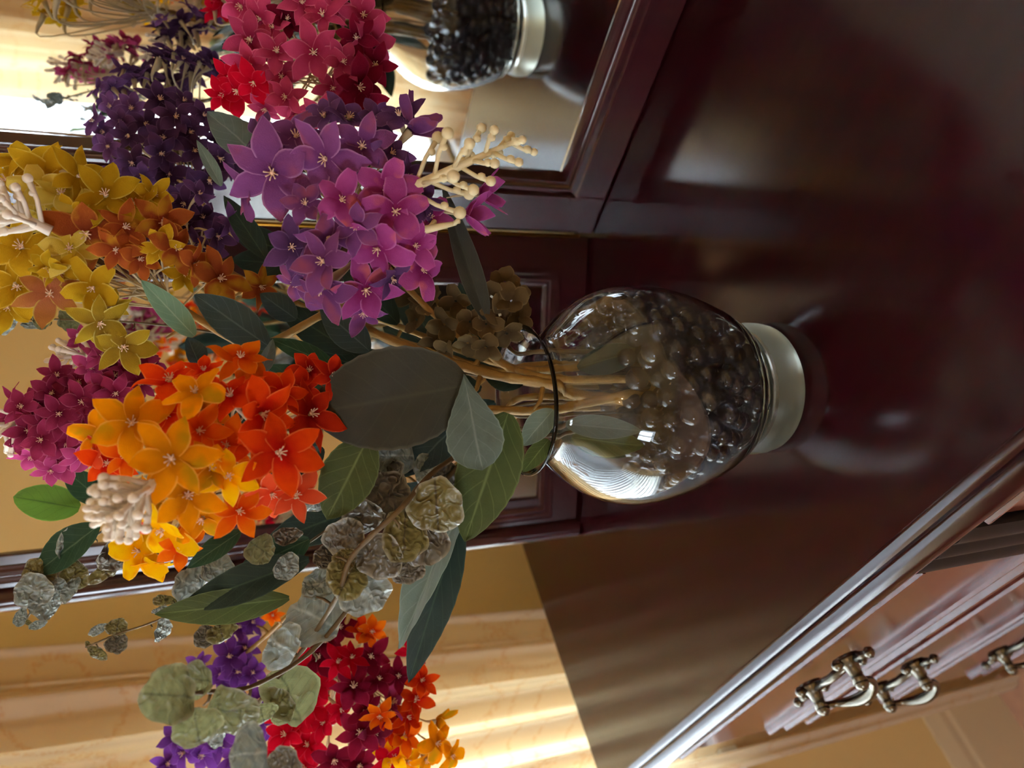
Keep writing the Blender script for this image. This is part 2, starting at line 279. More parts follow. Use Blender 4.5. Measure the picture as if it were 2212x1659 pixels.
# curtains
def curtain_mat():
    m, nt, out = new_mat('gold_damask'); tc = nt.nodes.new('ShaderNodeTexCoord')
    at = nt.nodes.new('ShaderNodeAttribute'); at.attribute_name = 'cu'; az = nt.nodes.new('ShaderNodeAttribute'); az.attribute_name = 'cv'
    cmb = nt.nodes.new('ShaderNodeCombineXYZ'); nt.links.new(at.outputs['Fac'], cmb.inputs[0]); nt.links.new(az.outputs['Fac'], cmb.inputs[1])
    vo = nt.nodes.new('ShaderNodeTexVoronoi'); vo.inputs['Scale'].default_value = 8; nt.links.new(cmb.outputs[0], vo.inputs['Vector'])
    sn = nt.nodes.new('ShaderNodeMath'); sn.operation = 'MULTIPLY'; sn.inputs[1].default_value = 24; nt.links.new(vo.outputs['Distance'], sn.inputs[0])
    si = nt.nodes.new('ShaderNodeMath'); si.operation = 'SINE'; nt.links.new(sn.outputs[0], si.inputs[0])
    nz = nt.nodes.new('ShaderNodeTexNoise'); nz.inputs['Scale'].default_value = 200; nz.inputs['Detail'].default_value = 4; nt.links.new(cmb.outputs[0], nz.inputs['Vector'])
    mu = nt.nodes.new('ShaderNodeMath'); mu.operation = 'MULTIPLY'; nt.links.new(si.outputs[0], mu.inputs[0]); nt.links.new(nz.outputs['Fac'], mu.inputs[1])
    mr = nt.nodes.new('ShaderNodeMapRange'); mr.inputs[1].default_value = .40; mr.inputs[2].default_value = .56; mr.inputs[4].default_value = .38; nt.links.new(mu.outputs[0], mr.inputs[0])
    mx = nt.nodes.new('ShaderNodeMix'); mx.data_type = 'RGBA'; mx.inputs[6].default_value = (*s2l((230, 216, 196)), 1); mx.inputs[7].default_value = (*s2l((214, 160, 78)), 1); nt.links.new(mr.outputs[0], mx.inputs[0])
    d = nt.nodes.new('ShaderNodeBsdfDiffuse'); tr = nt.nodes.new('ShaderNodeBsdfTranslucent'); ms = nt.nodes.new('ShaderNodeMixShader'); ms.inputs[0].default_value = .6
    m3 = nt.nodes.new('ShaderNodeMix'); m3.data_type = 'RGBA'; m3.blend_type = 'MULTIPLY'; m3.inputs[0].default_value = 1; m3.inputs[7].default_value = (1, .90, .66, 1); nt.links.new(mx.outputs[2], m3.inputs[6])
    nt.links.new(mx.outputs[2], d.inputs['Color']); nt.links.new(m3.outputs[2], tr.inputs['Color'])
    nt.links.new(d.outputs[0], ms.inputs[1]); nt.links.new(tr.outputs[0], ms.inputs[2]); nt.links.new(ms.outputs[0], out.inputs[0]); return m
DAMASK = curtain_mat()
def curtain(name, label, ya, yb, slope, seed, nf, x=-.605):
    r = random.Random(seed); nu, nv = 120, 26; vs, cu, cv = [], [], []
    ph = [r.uniform(0, 6) for _ in range(6)]
    zt, zb = 1.42, FLOOR + .004
    for j in range(nv + 1):
        z = zb + (zt - zb) * j / nv
        for i in range(nu + 1):
            u = i / nu; y = ya + slope * z + (yb - ya - slope * z) * u
            w_ = 2 * math.pi * nf * u + ph[0] + .5 * math.sin(5 * u + ph[1]) + .25 * math.sin(1.1 * z + ph[2])
            dx = .026 * math.sin(w_) + .010 * math.sin(2.3 * w_ + ph[3]) + .006 * math.sin(3 * z + 9 * u + ph[4]) * (zt - z)
            vs.append((x + dx, y, z)); cu.append(u * abs(yb - ya) * 2.6); cv.append(z)
    fs = [(j * (nu + 1) + i, j * (nu + 1) + i + 1, (j + 1) * (nu + 1) + i + 1, (j + 1) * (nu + 1) + i) for j in range(nv) for i in range(nu)]
    o = obj(name, mesh(name, vs, fs, DAMASK, attr=dict(cu=cu, cv=cv))); tag(o, label, 'curtain', 'gold window curtains'); return o
curtain('curtain', 'gold patterned curtain hanging in folds behind the left end of the dresser', .115, -.134, .095, 3, 5.2)
curtain('curtain', 'gold patterned curtain on the far side of the window, seen in the mirror', -.86, -1.50, 0, 9, 9)
mb = MB(); mb.tube([(-.605, .32, 1.46), (-.605, -1.6, 1.46)], .012, 12); mb.ball((-.605, .33, 1.46), .02); mb.ball((-.605, -1.61, 1.46), .02)
mb.box((XW, .28, 1.45), (-.6, .29, 1.475)); mb.box((XW, -1.56, 1.45), (-.6, -1.55, 1.475))
tag(mb.build('curtain_rod', BRASS, smooth=True), 'brass curtain rod above the window', 'curtain rod')

# ---------------------------------------------------------------- dresser
DX0, DX1 = -.462, .95; YFR = -.135
dr = thing('dresser', 'glossy dark cherry dresser with moulded top edge and drawers', 'dresser', (.24, .08, FLOOR))
def dxf(): return Matrix.Translation(-Vector(dr.location))
mb = MB(); mb.box((DX0, YFR, -.02), (DX1, .30, 0)); mb.build('dresser_top', TOPW, dr, xf=dxf())
PROF = [(-.134, -.0004), (-.1360, .0003), (-.1375, -.0001), (-.1400, -.0010), (-.1418, -.0026), (-.1424, -.0042), (-.1432, -.0036), (-.1460, -.0042), (-.1492, -.0064), (-.1516, -.0100),
        (-.1526, -.0145), (-.1518, -.0195), (-.1496, -.0245), (-.1465, -.0280), (-.1440, -.0300), (-.134, -.0300)]
mb = MB(); mb.extrude(PROF, DX0 - .012, DX1); o = mb.build('edge_moulding', TOPW, dr, xf=dxf(), smooth=True)
md = o.modifiers.new('es', 'EDGE_SPLIT'); md.split_angle = math.radians(50)
YD = -.140
mb = MB()     # carcass with a canted corner
mb.add([(x, y, z) for z in (FLOOR + .06, -.02) for x, y in ((-.372, -.137), (DX1, -.137), (DX1, .29), (DX0 + .03, .29), (DX0 + .03, -.108))],
       [(0, 1, 6, 5), (1, 2, 7, 6), (2, 3, 8, 7), (3, 4, 9, 8), (4, 0, 5, 9), (4, 3, 2, 1, 0), (5, 6, 7, 8, 9)])
mb.build('carcass', FRW, dr, xf=dxf())
mb = MB(); mb.box((-.40, -.146, FLOOR), (DX1, .28, FLOOR + .075)); mb.build('plinth', FRNT, dr, xf=dxf(), bevel=.004)
def bail_pull(cx, cz, par):
    b = MB(); y = YD - .012
    for s in (-1, 1):
        x = cx + s * .026
        b.tube([(x, y + .004, cz), (x, y, cz), (x, y - .004, cz), (x, y - .012, cz), (x, y - .016, cz)], [.010, .0115, .006, .0045, .006], 12)
        b.ball((x, y - .017, cz), .0055)
        b.tube([(x + s * .010, y - .001, cz), (x + s * .016, y - .002, cz), (x + s * .021, y - .003, cz)], [.0045, .003, .002], 8); b.ball((x + s * .023, y - .003, cz), .0044)
        b.ball((x, y - .001, cz + .012), .0045); b.ball((x, y - .001, cz - .012), .0045)
    pts = [(cx + .026 * math.cos(a), y - .015 - .006 * math.sin(a) ** 2, cz - .021 * math.sin(a) ** .6) for a in [math.pi * k / 14 for k in range(15)]]
    b.tube(pts, [.0026 + .0028 * math.sin(math.pi * k / 14) ** 3 for k in range(15)], 8)
    b.tube([(cx - .026, y - .001, cz), (cx, y - .003, cz + .002), (cx + .026, y - .001, cz)], [.004, .0035, .004], 8)
    o = b.build('drawer_pull', PEWTER, par, smooth=True, xf=Matrix.Translation(-Vector(dr.location) - Vector(par.location))); o['label'] = 'antique brass bail pull'
def drawer(x0, x1, zt, zb, pull, pz):
    p = bpy.data.objects.new('drawer', None)
    b = MB(); y = YD
    # panel with beaded border top and bottom
    prof = [(-.13, zt), (y - .004, zt), (y - .0065, zt - .0015), (y - .0065, zt - .0035), (y - .004, zt - .005), (y - .001, zt - .0055), (y - .001, zb + .0055), (y - .004, zb + .005), (y - .0065, zb + .0035), (y - .0065, zb + .0015), (y - .004, zb), (-.13, zb)]
    b.extrude(prof, x0, x1)
    d = b.build('drawer', FRNT, dr, xf=dxf())
    for px in pull: bail_pull(px, pz, d)
DZ = [(-.044, -.156), (-.200, -.310), (-.325, -.450), (-.466, -.595), (-.611, -.715)]
PZ = [-.082, -.212, -.362, -.505, -.64]; PX = [-.172, -.240, -.224, -.2, -.2]
for (zt, zb), pz, px_ in zip(DZ, PZ, PX): drawer(-.372, -.012, zt, zb, (px_,), pz)
for xa, xb in ((-.372, -.012), (.045, .93)):
    mb = MB(); mb.extrude([(-.13, -.171), (-.142, -.171), (-.1465, -.174), (-.1465, -.179), (-.142, -.182), (-.13, -.182)], xa, xb); mb.build('drawer_rail', FRNT, dr, xf=dxf())
for (zt, zb), pz in zip(DZ, PZ): drawer(.045, .93, zt, zb, (.25, .72), pz)
mb = MB()     # black fluted pilaster between the drawer banks
pr = []
for k in range(41):
    x = -.010 + .052 * k / 40; pr.append((x, -.146 - .003 * abs(math.sin(math.pi * 3 * k / 40))))
pr += [(.042, -.13), (-.010, -.13)]
m_ = len(pr); mb.add([(x, y, z) for z in (FLOOR + .075, -.030) for x, y in pr], [(i, (i + 1) % m_, m_ + (i + 1) % m_, m_ + i) for i in range(m_)])
o = mb.build('pilaster', BLACK, dr, xf=dxf()); o['label'] = 'black fluted pilaster between the drawer banks'

# ---------------------------------------------------------------- folding mirror on the dresser
dm = thing('dresser_mirror', 'folding dresser mirror in a dark cherry frame behind the flowers', 'mirror', (.23, .278, 0))
dmi = Matrix.Translation(-Vector(dm.location))
def sweep(u0, u1, z0, z1, prof):
    """picture-frame moulding: prof = (inset from the outer rectangle, height in front of the frame)"""
    b = MB(); m = len(prof); vs = []
    for (cu, cz, su, sz) in ((u0, z0, 1, 1), (u1, z0, -1, 1), (u1, z1, -1, -1), (u0, z1, 1, -1)):
        for a, h in prof: vs.append((cu + su * a, -h, cz + sz * a))
    fs = [(k * m + i, ((k + 1) % 4) * m + i, ((k + 1) % 4) * m + (i + 1) % m, k * m + (i + 1) % m) for k in range(4) for i in range(m)]
    b.add(vs, fs); return b
MPROF = [(0, -.002), (.0005, .005), (.003, .008), (.006, .008), (.0085, .005), (.0095, .006), (.012, .0085), (.0145, .0085), (.017, .005), (.018, .0045), (.0205, .005), (.022, .002), (.024, -.006), (.024, -.010), (0, -.010)]
CX0, CX1, CZT = -.0715, .53, .92
cf = Matrix.Translation((0, .268, 0))
b = MB()
for a, c in (((CX0, 0, .001), (-.030, .02, CZT)), ((CX1 - .0415, 0, .001), (CX1, .02, CZT)), ((-.030, 0, .001), (CX1 - .0415, .02, .033)), ((-.030, 0, CZT - .05), (CX1 - .0415, .02, CZT))): b.box(a, c)
b.build('centre_frame', FRW, dm, xf=dmi @ cf, bevel=.0015)
o = sweep(-.032, CX1 - .04, .031, CZT - .05, MPROF).build('centre_moulding', FRW, dm, xf=dmi @ cf, smooth=True); md = o.modifiers.new('es', 'EDGE_SPLIT'); md.split_angle = math.radians(42)
b = MB(); b.box((-.012, .004, .05), (CX1 - .06, .008, CZT - .07)); b.build('centre_glass', MIRR, dm, xf=dmi @ cf)
# left wing, hinged forward
W0 = Vector((-.0735, .2695, 0)); DW = Vector((-.78270546, -.62239229, 0)).normalized(); NW = Vector((.62239229, -.78270546, 0))
# local x = -u (to the right), local y = into the wall
wf = Matrix(((-DW.x, -NW.x, 0, W0.x), (-DW.y, -NW.y, 0, W0.y), (0, 0, 1, 0), (0, 0, 0, 1)))
b = MB()
for a, c in (((-.300, 0, .003), (-.266, .018, CZT)), ((-.040, 0, .003), (-.002, .018, CZT)), ((-.268, 0, .003), (-.038, .018, .036)), ((-.268, 0, CZT - .05), (-.038, .018, CZT))): b.box(a, c)
wing = b.build('wing_frame', FRW, dm, xf=dmi @ wf, bevel=.0015)
o = sweep(-.2900, -.034, .0325, CZT - .05, [(a * .70 if a < .024 else .0175, h * .22 if h > 0 else h) for a, h in MPROF]).build('wing_moulding', FRW, wing, xf=dmi @ wf, smooth=True); md = o.modifiers.new('es', 'EDGE_SPLIT'); md.split_angle = math.radians(42)
b = MB(); b.box((-.274, .004, .045), (-.044, .008, CZT - .06)); b.build('wing_glass', MIRR, wing, xf=dmi @ wf)
b = MB(); pr = [(-.294, .012), (-.294, -.001)] + [(-.3035 + .0095 * math.cos(math.pi * k / 10), -.001 - .0065 * math.sin(math.pi * k / 10)) for k in range(11)] + [(-.3135, .002), (-.3145, .004), (-.315, .008), (-.314, .014)]
m_ = len(pr); b.add([(x, y, z) for z in (.003, CZT) for x, y in pr], [(i, (i + 1) % m_, m_ + (i + 1) % m_, m_ + i) for i in range(m_)])
o = b.build('lip_moulding', FRW, wing, xf=dmi @ wf, smooth=True); md = o.modifiers.new('es', 'EDGE_SPLIT'); md.split_angle = math.radians(60)
b = MB(); b.tube([(-.0725, .2655, .016), (-.0725, .2655, .86)], .0017, 10); o = b.build('piano_hinge', BRASS, dm, xf=dmi, smooth=True); o['label'] = 'long brass hinge'

# ---------------------------------------------------------------- vase and beads
OUT = [(.0, .0015), (.040, .0), (.0445, .001), (.0455, .006), (.0458, .012), (.0445, .0175), (.0425, .0205), (.0420, .0225), (.0450, .0260), (.0505, .0345), (.0570, .047), (.0620, .060), (.0665, .074), (.0692, .087),
       (.0705, .100), (.0705, .111), (.0690, .121), (.0660, .131), (.0610, .141), (.0535, .1510), (.0455, .1595), (.0400, .1655), (.0380, .1695), (.0392, .1735), (.0430, .1775), (.0458, .1800), (.0462, .1812)]
INN = [(.0450, .1815), (.0415, .1790), (.0372, .1745), (.0357, .1695), (.0376, .1645), (.0430, .1580), (.0510, .1490), (.0585, .1390), (.0636, .1290), (.0666, .1190), (.0681, .110), (.0681, .100), (.0668, .088), (.0641, .075), (.0597, .0615), (.0548, .0490), (.0485, .0375), (.0420, .0300), (.030, .0265), (.0, .0255)]
va = MB(); va.lathe(OUT + INN, 96); 
vase = tag(va.build('glass_vase', GLASS, smooth=True), 'clear glass urn vase with a flared rim and thick foot, filled with dark beads', 'vase')
bm = bmesh.new(); bm.from_mesh(vase.data); bmesh.ops.remove_doubles(bm, verts=bm.verts, dist=1e-6); bmesh.ops.recalc_face_normals(bm, faces=bm.faces); bm.to_mesh(vase.data); bm.free()
vase.data.polygons.foreach_set('use_smooth', [True] * len(vase.data.polygons))
FOOTG, _nt, _out = new_mat('cloudy_foot_glass'); _g = _nt.nodes.new('ShaderNodeBsdfGlass'); _g.inputs['Color'].default_value = (.97, .98, .92, 1); _g.inputs['IOR'].default_value = 1.4; _g.inputs['Roughness'].default_value = .28
_d = _nt.nodes.new('ShaderNodeBsdfTranslucent'); _d.inputs[0].default_value = (.75, .78, .66, 1); _m = _nt.nodes.new('ShaderNodeMixShader'); _m.inputs[0].default_value = .35
_nt.links.new(_g.outputs[0], _m.inputs[1]); _nt.links.new(_d.outputs[0], _m.inputs[2]); _nt.links.new(_m.outputs[0], _out.inputs[0])
vase.data.materials.append(FOOTG)
for pl_ in vase.data.polygons:
    if pl_.center.z < .0195: pl_.material_index = 1
rg = np.random.default_rng(5)
iz = np.array([z for r, z in INN][::-1]); ir = np.array([r for r, z in INN][::-1])
NB = 400; pos = np.zeros((NB, 3)); rad = np.zeros(NB); nb = 0
zs_tab = np.linspace(.0262, .13, 120)
for i in range(NB):
    r = rg.uniform(.0052, .0074); best = None
    for _ in range(60):
        a = rg.uniform(0, 2 * math.pi); rho = .0625 * math.sqrt(rg.uniform(0, 1)); x, y = rho * math.cos(a), rho * math.sin(a)
        # lowest height allowed by the wall (the wall leans outward below the belly)
        rin = np.interp(zs_tab, iz, ir); ok = rin - r * 1.10 >= rho
        if not ok.any(): continue
        z = max(zs_tab[ok][0], .0262 + r)
        if nb:
            d2 = (pos[:nb, 0] - x) ** 2 + (pos[:nb, 1] - y) ** 2; s = (rad[:nb] + r) ** 2
            for _k in range(4):
                h = d2 < s
                if h.any(): z = max(z, (pos[:nb, 2][h] + np.sqrt(s[h] - d2[h])).max())
                break
        sc = z - .30 * (x * .45 + y * .9)
        if best is None or sc < best[0]: best = (sc, x, y, z)
    pos[nb] = best[1:]; rad[nb] = r; nb += 1
bme = bpy.data.meshes.new('glass_bead'); bm = bmesh.new(); bmesh.ops.create_icosphere(bm, subdivisions=3, radius=1); bm.to_mesh(bme); bm.free()
bme.polygons.foreach_set('use_smooth', [True] * len(bme.polygons)); bme.materials.append(GEL)
order = sorted(range(nb), key=lambda i: (Vector(pos[i]) - CAM).length)      # nearest the camera first
proto = None; rest = MB(); ico = ([v.co.copy() for v in bme.vertices], [tuple(p.vertices) for p in bme.polygons])
for k, i in enumerate(order):
    if k < 300:
        o = bpy.data.objects.new('glass_bead', bme) if proto is None else proto.copy()
        if proto is None: proto = tag(o, 'small round smoky clear bead in the glass vase', 'bead', 'dark beads filling the vase')
        COL.objects.link(o); o.location = pos[i]; o.scale = (rad[i] * .985,) * 3
    else:
        rest.add([Vector(pos[i]) + v * rad[i] * .985 for v in ico[0]], ico[1])
rb_ = rest.build('bead_heap', GEL, smooth=True); rb_['kind'] = 'stuff'; tag(rb_, 'heap of smoky beads at the back of the vase behind the nearer ones', 'beads')

# ---------------------------------------------------------------- flowers
def floret_mesh(seed, np_=6, cup=.25, wid=.52, pointed=True):
    r = random.Random(seed); vs, fs, al, ac = [], [], [], []
    NR, NC = 7, 4
    for p in range(np_):
        a0 = 2 * math.pi * p / np_ + r.uniform(-.1, .1); L = r.uniform(.80, 1.08); cu = cup + r.uniform(-.30, .30); tw = r.uniform(-.7, .7); wv = r.uniform(-.12, .12); base = len(vs); W = wid * r.uniform(.85, 1.1)
        for i in range(NR + 1):
            t = i / NR
            hw = W * .5 * (math.sin(math.pi * min(1, (.18 + .82 * t)) ** 1.15)) if pointed else W * .5 * math.sin(math.pi * (.12 + .80 * t)) ** .6
            if pointed: hw = max(hw, .0) * (1 if t < 1 else 0) + .004
            zc = cu * (t ** 1.2) - (.45 + wv * 3) * max(0, t - .45) ** 1.6 + .05 * math.sin(5 * t + wv * 20)
            for j in range(NC + 1):
                v = -1 + 2 * j / NC; x = .06 + (L - .06) * t; y = v * hw
                z = zc - .16 * hw * v * v + tw * y * t + .035 * (1 - abs(v)) * (-1) * t
                nv = noise.noise_vector(Vector((x * 2.6 + seed * 3.1, y * 4 + p * 7.7, seed))) * .075 * t; y += nv.y; z += nv.z * 1.5
                vs.append((x * math.cos(a0) - y * math.sin(a0), x * math.sin(a0) + y * math.cos(a0), z)); al.append(t); ac.append(abs(v))
        for i in range(NR):
            for j in range(NC):
                k = base + i * (NC + 1) + j; fs.append((k, k + 1, k + NC + 2, k + NC + 1))
    return vs, fs, al, ac
def stamen_mesh(seed):
    r = random.Random(seed); b = MB(); b.ball((0, 0, .03), .06, 8, 4)
    for k in range(7):
        a = 2 * math.pi * k / 7 + r.uniform(-.2, .2); l = r.uniform(.09, .16)
        b.tube([(0, 0, .02), (l * .6 * math.cos(a), l * .6 * math.sin(a), .12), (l * math.cos(a), l * math.sin(a), .18)], [.018, .013, .017], 4)
    return mesh('stamens', b.v, b.f, STAM)
STM = [stamen_mesh(k) for k in range(3)]
SCH = dict(
    ro=petal_mat('petal_red_orange', (196, 30, 18), (232, 74, 16), (240, 120, 60)), dr=petal_mat('petal_deep_orange_red', (150, 22, 22), (206, 52, 22), (226, 96, 50)),
    og=petal_mat('petal_orange', (222, 70, 14), (240, 116, 16), (244, 150, 70)), oy=petal_mat('petal_amber', (206, 128, 16), (246, 150, 8), (248, 176, 70), blotch=(190, 140, 20)),
    ye=petal_mat('petal_yellow', (246, 170, 6), (250, 196, 10), (252, 200, 80), blotch=(240, 130, 10)), co=petal_mat('petal_coral', (226, 74, 40), (232, 92, 52), (246, 176, 140)),
    ma=petal_mat('petal_mauve', (122, 64, 122), (146, 84, 146), (188, 134, 182), blotch=(168, 88, 124)), pk=petal_mat('petal_orchid_pink', (150, 46, 112), (182, 82, 156), (206, 124, 186), blotch=(216, 110, 126)),
    dp=petal_mat('petal_dark_purple', (66, 40, 70), (96, 62, 104), (126, 92, 134)), du=petal_mat('petal_deep_violet', (92, 58, 102), (120, 78, 132), (152, 116, 164)),
    vi=petal_mat('petal_violet', (92, 40, 116), (122, 66, 158), (150, 104, 184)), gy=petal_mat('petal_golden', (176, 130, 22), (206, 164, 34), (226, 198, 90)), ly=petal_mat('petal_pale_gold', (206, 176, 60), (226, 202, 96), (236, 220, 150)),
    ob=petal_mat('petal_orange_brown', (150, 66, 38), (176, 92, 40), (206, 140, 60), blotch=(196, 140, 40)), sb=petal_mat('petal_salmon_gold', (196, 120, 84), (186, 120, 60), (230, 210, 110)), og2=petal_mat('petal_olive_gold', (150, 120, 40), (176, 146, 40), (222, 206, 120)),
    cr=petal_mat('petal_crimson_pink', (166, 42, 80), (204, 72, 112), (222, 120, 146)), dk=petal_mat('petal_dark_crimson', (96, 14, 34), (128, 22, 48), (150, 50, 74)), rd=petal_mat('petal_red', (180, 10, 34), (206, 18, 46), (216, 60, 84)),
    pl=petal_mat('petal_plum', (126, 32, 64), (162, 54, 94), (188, 96, 128)), pp=petal_mat('petal_rose_pink', (176, 60, 116), (206, 84, 142), (226, 140, 180)),
    br=petal_mat('petal_dried_brown', (78, 62, 42), (100, 82, 54), (126, 106, 74), tr=.2))
FM = {}
def floret_data(kind, col, k):
    key = (kind, col, k)
    if key not in FM:
        kw = dict(star=dict(np_=6, cup=.26, wid=.52), dry=dict(np_=4, cup=.5, wid=.95, pointed=False), cup=dict(np_=5, cup=1.0, wid=.62, pointed=False), round=dict(np_=5, cup=.3, wid=.66, pointed=False), flat=dict(np_=6, cup=.05, wid=.5), five=dict(np_=5, cup=.3, wid=.6))[kind]
        v, f, a, c = floret_mesh(k * 17 + 3, **kw); FM[key] = mesh('floret', v, f, SCH[col], attr=dict(along=a, across=c))
    return FM[key]
def face_matrix(p, n, spin, s):
    n = n.normalized(); x = n.orthogonal().normalized(); x = Matrix.Rotation(spin, 3, n) @ x; y = n.cross(x)
    return Matrix(((x.x * s, y.x * s, n.x * s, p.x), (x.y * s, y.y * s, n.y * s, p.y), (x.z * s, y.z * s, n.z * s, p.z), (0, 0, 0, 1)))
def child_m(o, par, m): o.matrix_basis = Matrix.Translation(-Vector(par.location)) @ m
CLUSTERS = {}
def flower_stem(label, stem, rs, mat=STEMM, cat='flower', name='flower_stem', group='flower stems in the vase'):
    base = stem[-1]; t = thing(name, label, cat, base, group)
    b = MB(); pts = crom(stem, 6); n = len(pts); b.tube([p - base for p in pts], [rs * (.55 + .45 * i / (n - 1)) * (1 + .12 * math.sin(i * 2.7)) for i in range(n)], 8)
    for k in range(5, n - 16, 6):      # little nodes where leaves were cut
        q = pts[k] - base; d = (pts[k + 1] - pts[k - 1]).normalized().orthogonal(); b.tube([q, q + d * rs * 2.2, q + d * rs * 3.2 - Vector((0, 0, -rs))], [rs * .5, rs * .4, rs * .2], 5)
    b.build('stem', mat, t, smooth=True); return t
def florets(t, data, centre, d0, dome, hub, seed, spread=150, rscale=1.0, stalks=True, out=.8):
    """data: 'px,py,r,colour[,kind[,dd]]' entries; centre = middle of the head in the picture, d0 = its depth, dome = how far the rim lies behind it"""
    r = random.Random(seed); H = P(*hub); o0 = Vector(t.location)
    for e in data.split(';'):
        q = [k.strip() for k in e.split(',')]
        if len(q) < 4: continue
        px, py, rr, col = float(q[0]), float(q[1]), float(q[2]) * rscale, q[3]; kind = q[4] if len(q) > 4 and q[4] else 'star'; dd = float(q[5]) if len(q) > 5 else 0
        ex, ey = (px - centre[0]) / spread, (py - centre[1]) / spread; rho2 = min(2.2, ex * ex + ey * ey)
        d = d0 + dome * rho2 + dd + r.uniform(-.006, .006); p = P(px, py, d)
        n = (CAM - p).normalized() + (RIGHT * (-ey) + DOWN * ex) * out * .8 + Vector((r.uniform(-.5, .5), r.uniform(-.5, .5), r.uniform(-.5, .5)))
        if kind == 'cup': n = (RIGHT * (-ey) + DOWN * ex) * 1.2 + (CAM - p).normalized() * .4
        n.normalize(); s = rr * d / F_PX * 1.14 * r.uniform(.92, 1.08)
        fo = obj('floret', floret_data(kind, col, r.randrange(4)), t); M = face_matrix(p, n, r.uniform(0, 6.28), s); child_m(fo, t, M)
        if kind not in ('cup', 'dry'): obj('stamens', r.choice(STM), fo)
        if stalks:
            a = p - n * s * .05; b_ = p - n * s * 1.1; h = H.lerp(P(centre[0], centre[1], d0 + .03), r.uniform(0, .45)) + Vector((r.uniform(-1, 1), r.uniform(-1, 1), r.uniform(-1, 1))) * .004
            pts = crom([a, b_, b_.lerp(h, .55) + n * -.004, h], 4); m = len(pts)
            st = MB(); st.tube([v - o0 for v in pts], [max(.00062, s * .15 * (1 - i / 5)) for i in range(m)], 6); st.build('flower_stalk', CREAM, t, smooth=True)
def bud_spike(t, base, tip, dB, dT, n=13, ln=.012, mat=BUDM, rb=.0021, seed=1):
    r = random.Random(seed); A, B = P(*base, dB), P(*tip, dT); o0 = Vector(t.location); ax = (B - A); b = MB()
    b.tube([A - o0, A.lerp(B, .5) - o0, B - o0], [.0030, .0024, .0012], 7)
    u = ax.normalized().orthogonal(); 
    for k in range(n):
        f = .15 + .85 * k / (n - 1); a = k * 2.4 + r.uniform(-.3, .3); d = Matrix.Rotation(a, 3, ax.normalized()) @ u; l = ln * (1.25 - .75 * f) * r.uniform(.85, 1.15); q = A.lerp(B, f * .97)
        e = q + d * l * .75 + ax.normalized() * l * .85
        b.tube([q - o0, q.lerp(e, .5) + d * l * .08 - o0, e - o0], [.0013, .0012, .0016], 6); b.ball(e - o0, rb * (1.15 - .5 * f), 8, 6); b.ball(e.lerp(q, .3) - o0, rb * .72, 6, 4)
    b.ball(B - o0, rb * .6, 6, 4)
    b.build('bud_spike', mat, t, smooth=True)

def leaf_mesh(L, W, p=.8, q=1.0, fold=.25, bend=.15, serr=.02, seed=0, twist=0.0):
    r = random.Random(seed); NR, NC = 20, 8; vs, fs, al, ac = [], [], [], []; ph = r.uniform(0, 6)
    for i in range(NR + 1):
        t = i / NR; hw = W * .5 * (math.sin(math.pi * min(1, max(0, .015 + .985 * t)) ** p)) ** q
        hw *= 1 + serr * (1 if i % 2 else -1)
        if i == NR: hw = W * .004
        tw = twist * t
        for j in range(NC + 1):
            v = -1 + 2 * j / NC; x = v * hw; z = -fold * abs(x) * (1 - .3 * abs(v)) * -1 - bend * L * (t - .0) ** 2 + .02 * W * math.sin(9 * t + 3 * v + ph) + .012 * W * math.sin(31 * t + 5 * v)
            vs.append((x * math.cos(tw) - z * math.sin(tw) * .5, t * L, z + x * math.sin(tw))); al.append(t); ac.append(abs(v))
    for i in range(NR):
        for j in range(NC): k = i * (NC + 1) + j; fs.append((k, k + 1, k + NC + 2, k + NC + 1))
    return vs, fs, al, ac
LM = dict(
    olive=leaf_mat('leaf_dark_olive', (56, 56, 46), (66, 66, 54)), green=leaf_mat('leaf_moss_green', (72, 84, 44), (110, 124, 78), tr=.25), bright=leaf_mat('leaf_bright_green', (96, 134, 50), (70, 100, 40), tr=.35),
    grey=leaf_mat('leaf_grey_green', (92, 108, 100), (126, 140, 132), sheen=.3), pale=leaf_mat('leaf_pale_sage', (112, 130, 118), (150, 166, 154), sheen=.3), teal=leaf_mat('leaf_mint', (120, 160, 134), (164, 196, 172), tr=.3, sheen=.3),
    blue=leaf_mat('leaf_blue_green', (54, 74, 76), (92, 112, 116), sheen=.25), dark=leaf_mat('leaf_dark_green', (34, 50, 40), (60, 78, 62)), deep=leaf_mat('leaf_deep_green', (40, 68, 44), (90, 110, 84), tr=.25))
def leaf(t, base, tip, wpx, dB, dT, mat, roll=0, p=.8, q=1.0, fold=.25, bend=.1, serr=.015, seed=0, twist=0, stalk=True):
    A, B = P(*base, dB), P(*tip, dT); ax = B - A; L = ax.length; y = ax.normalized(); mid = A.lerp(B, .5); W = wpx * (dB + dT) / 2 / F_PX
    n = (CAM - mid).normalized(); n = (n - y * n.dot(y)).normalized(); n = Matrix.Rotation(math.radians(roll), 3, y) @ n; x = y.cross(n)
    v, f, a, c = leaf_mesh(L, W / max(.35, abs(math.cos(math.radians(roll)))), p, q, fold, bend, serr, seed, twist)
    o = obj('leaf', mesh('leaf', v, f, LM[mat], attr=dict(along=a, across=c)), t)
    child_m(o, t, Matrix(((x.x, y.x, n.x, A.x), (x.y, y.y, n.y, A.y), (x.z, y.z, n.z, A.z), (0, 0, 0, 1)))); return o

def P_in(x, y, z): return Vector((x, y, z))
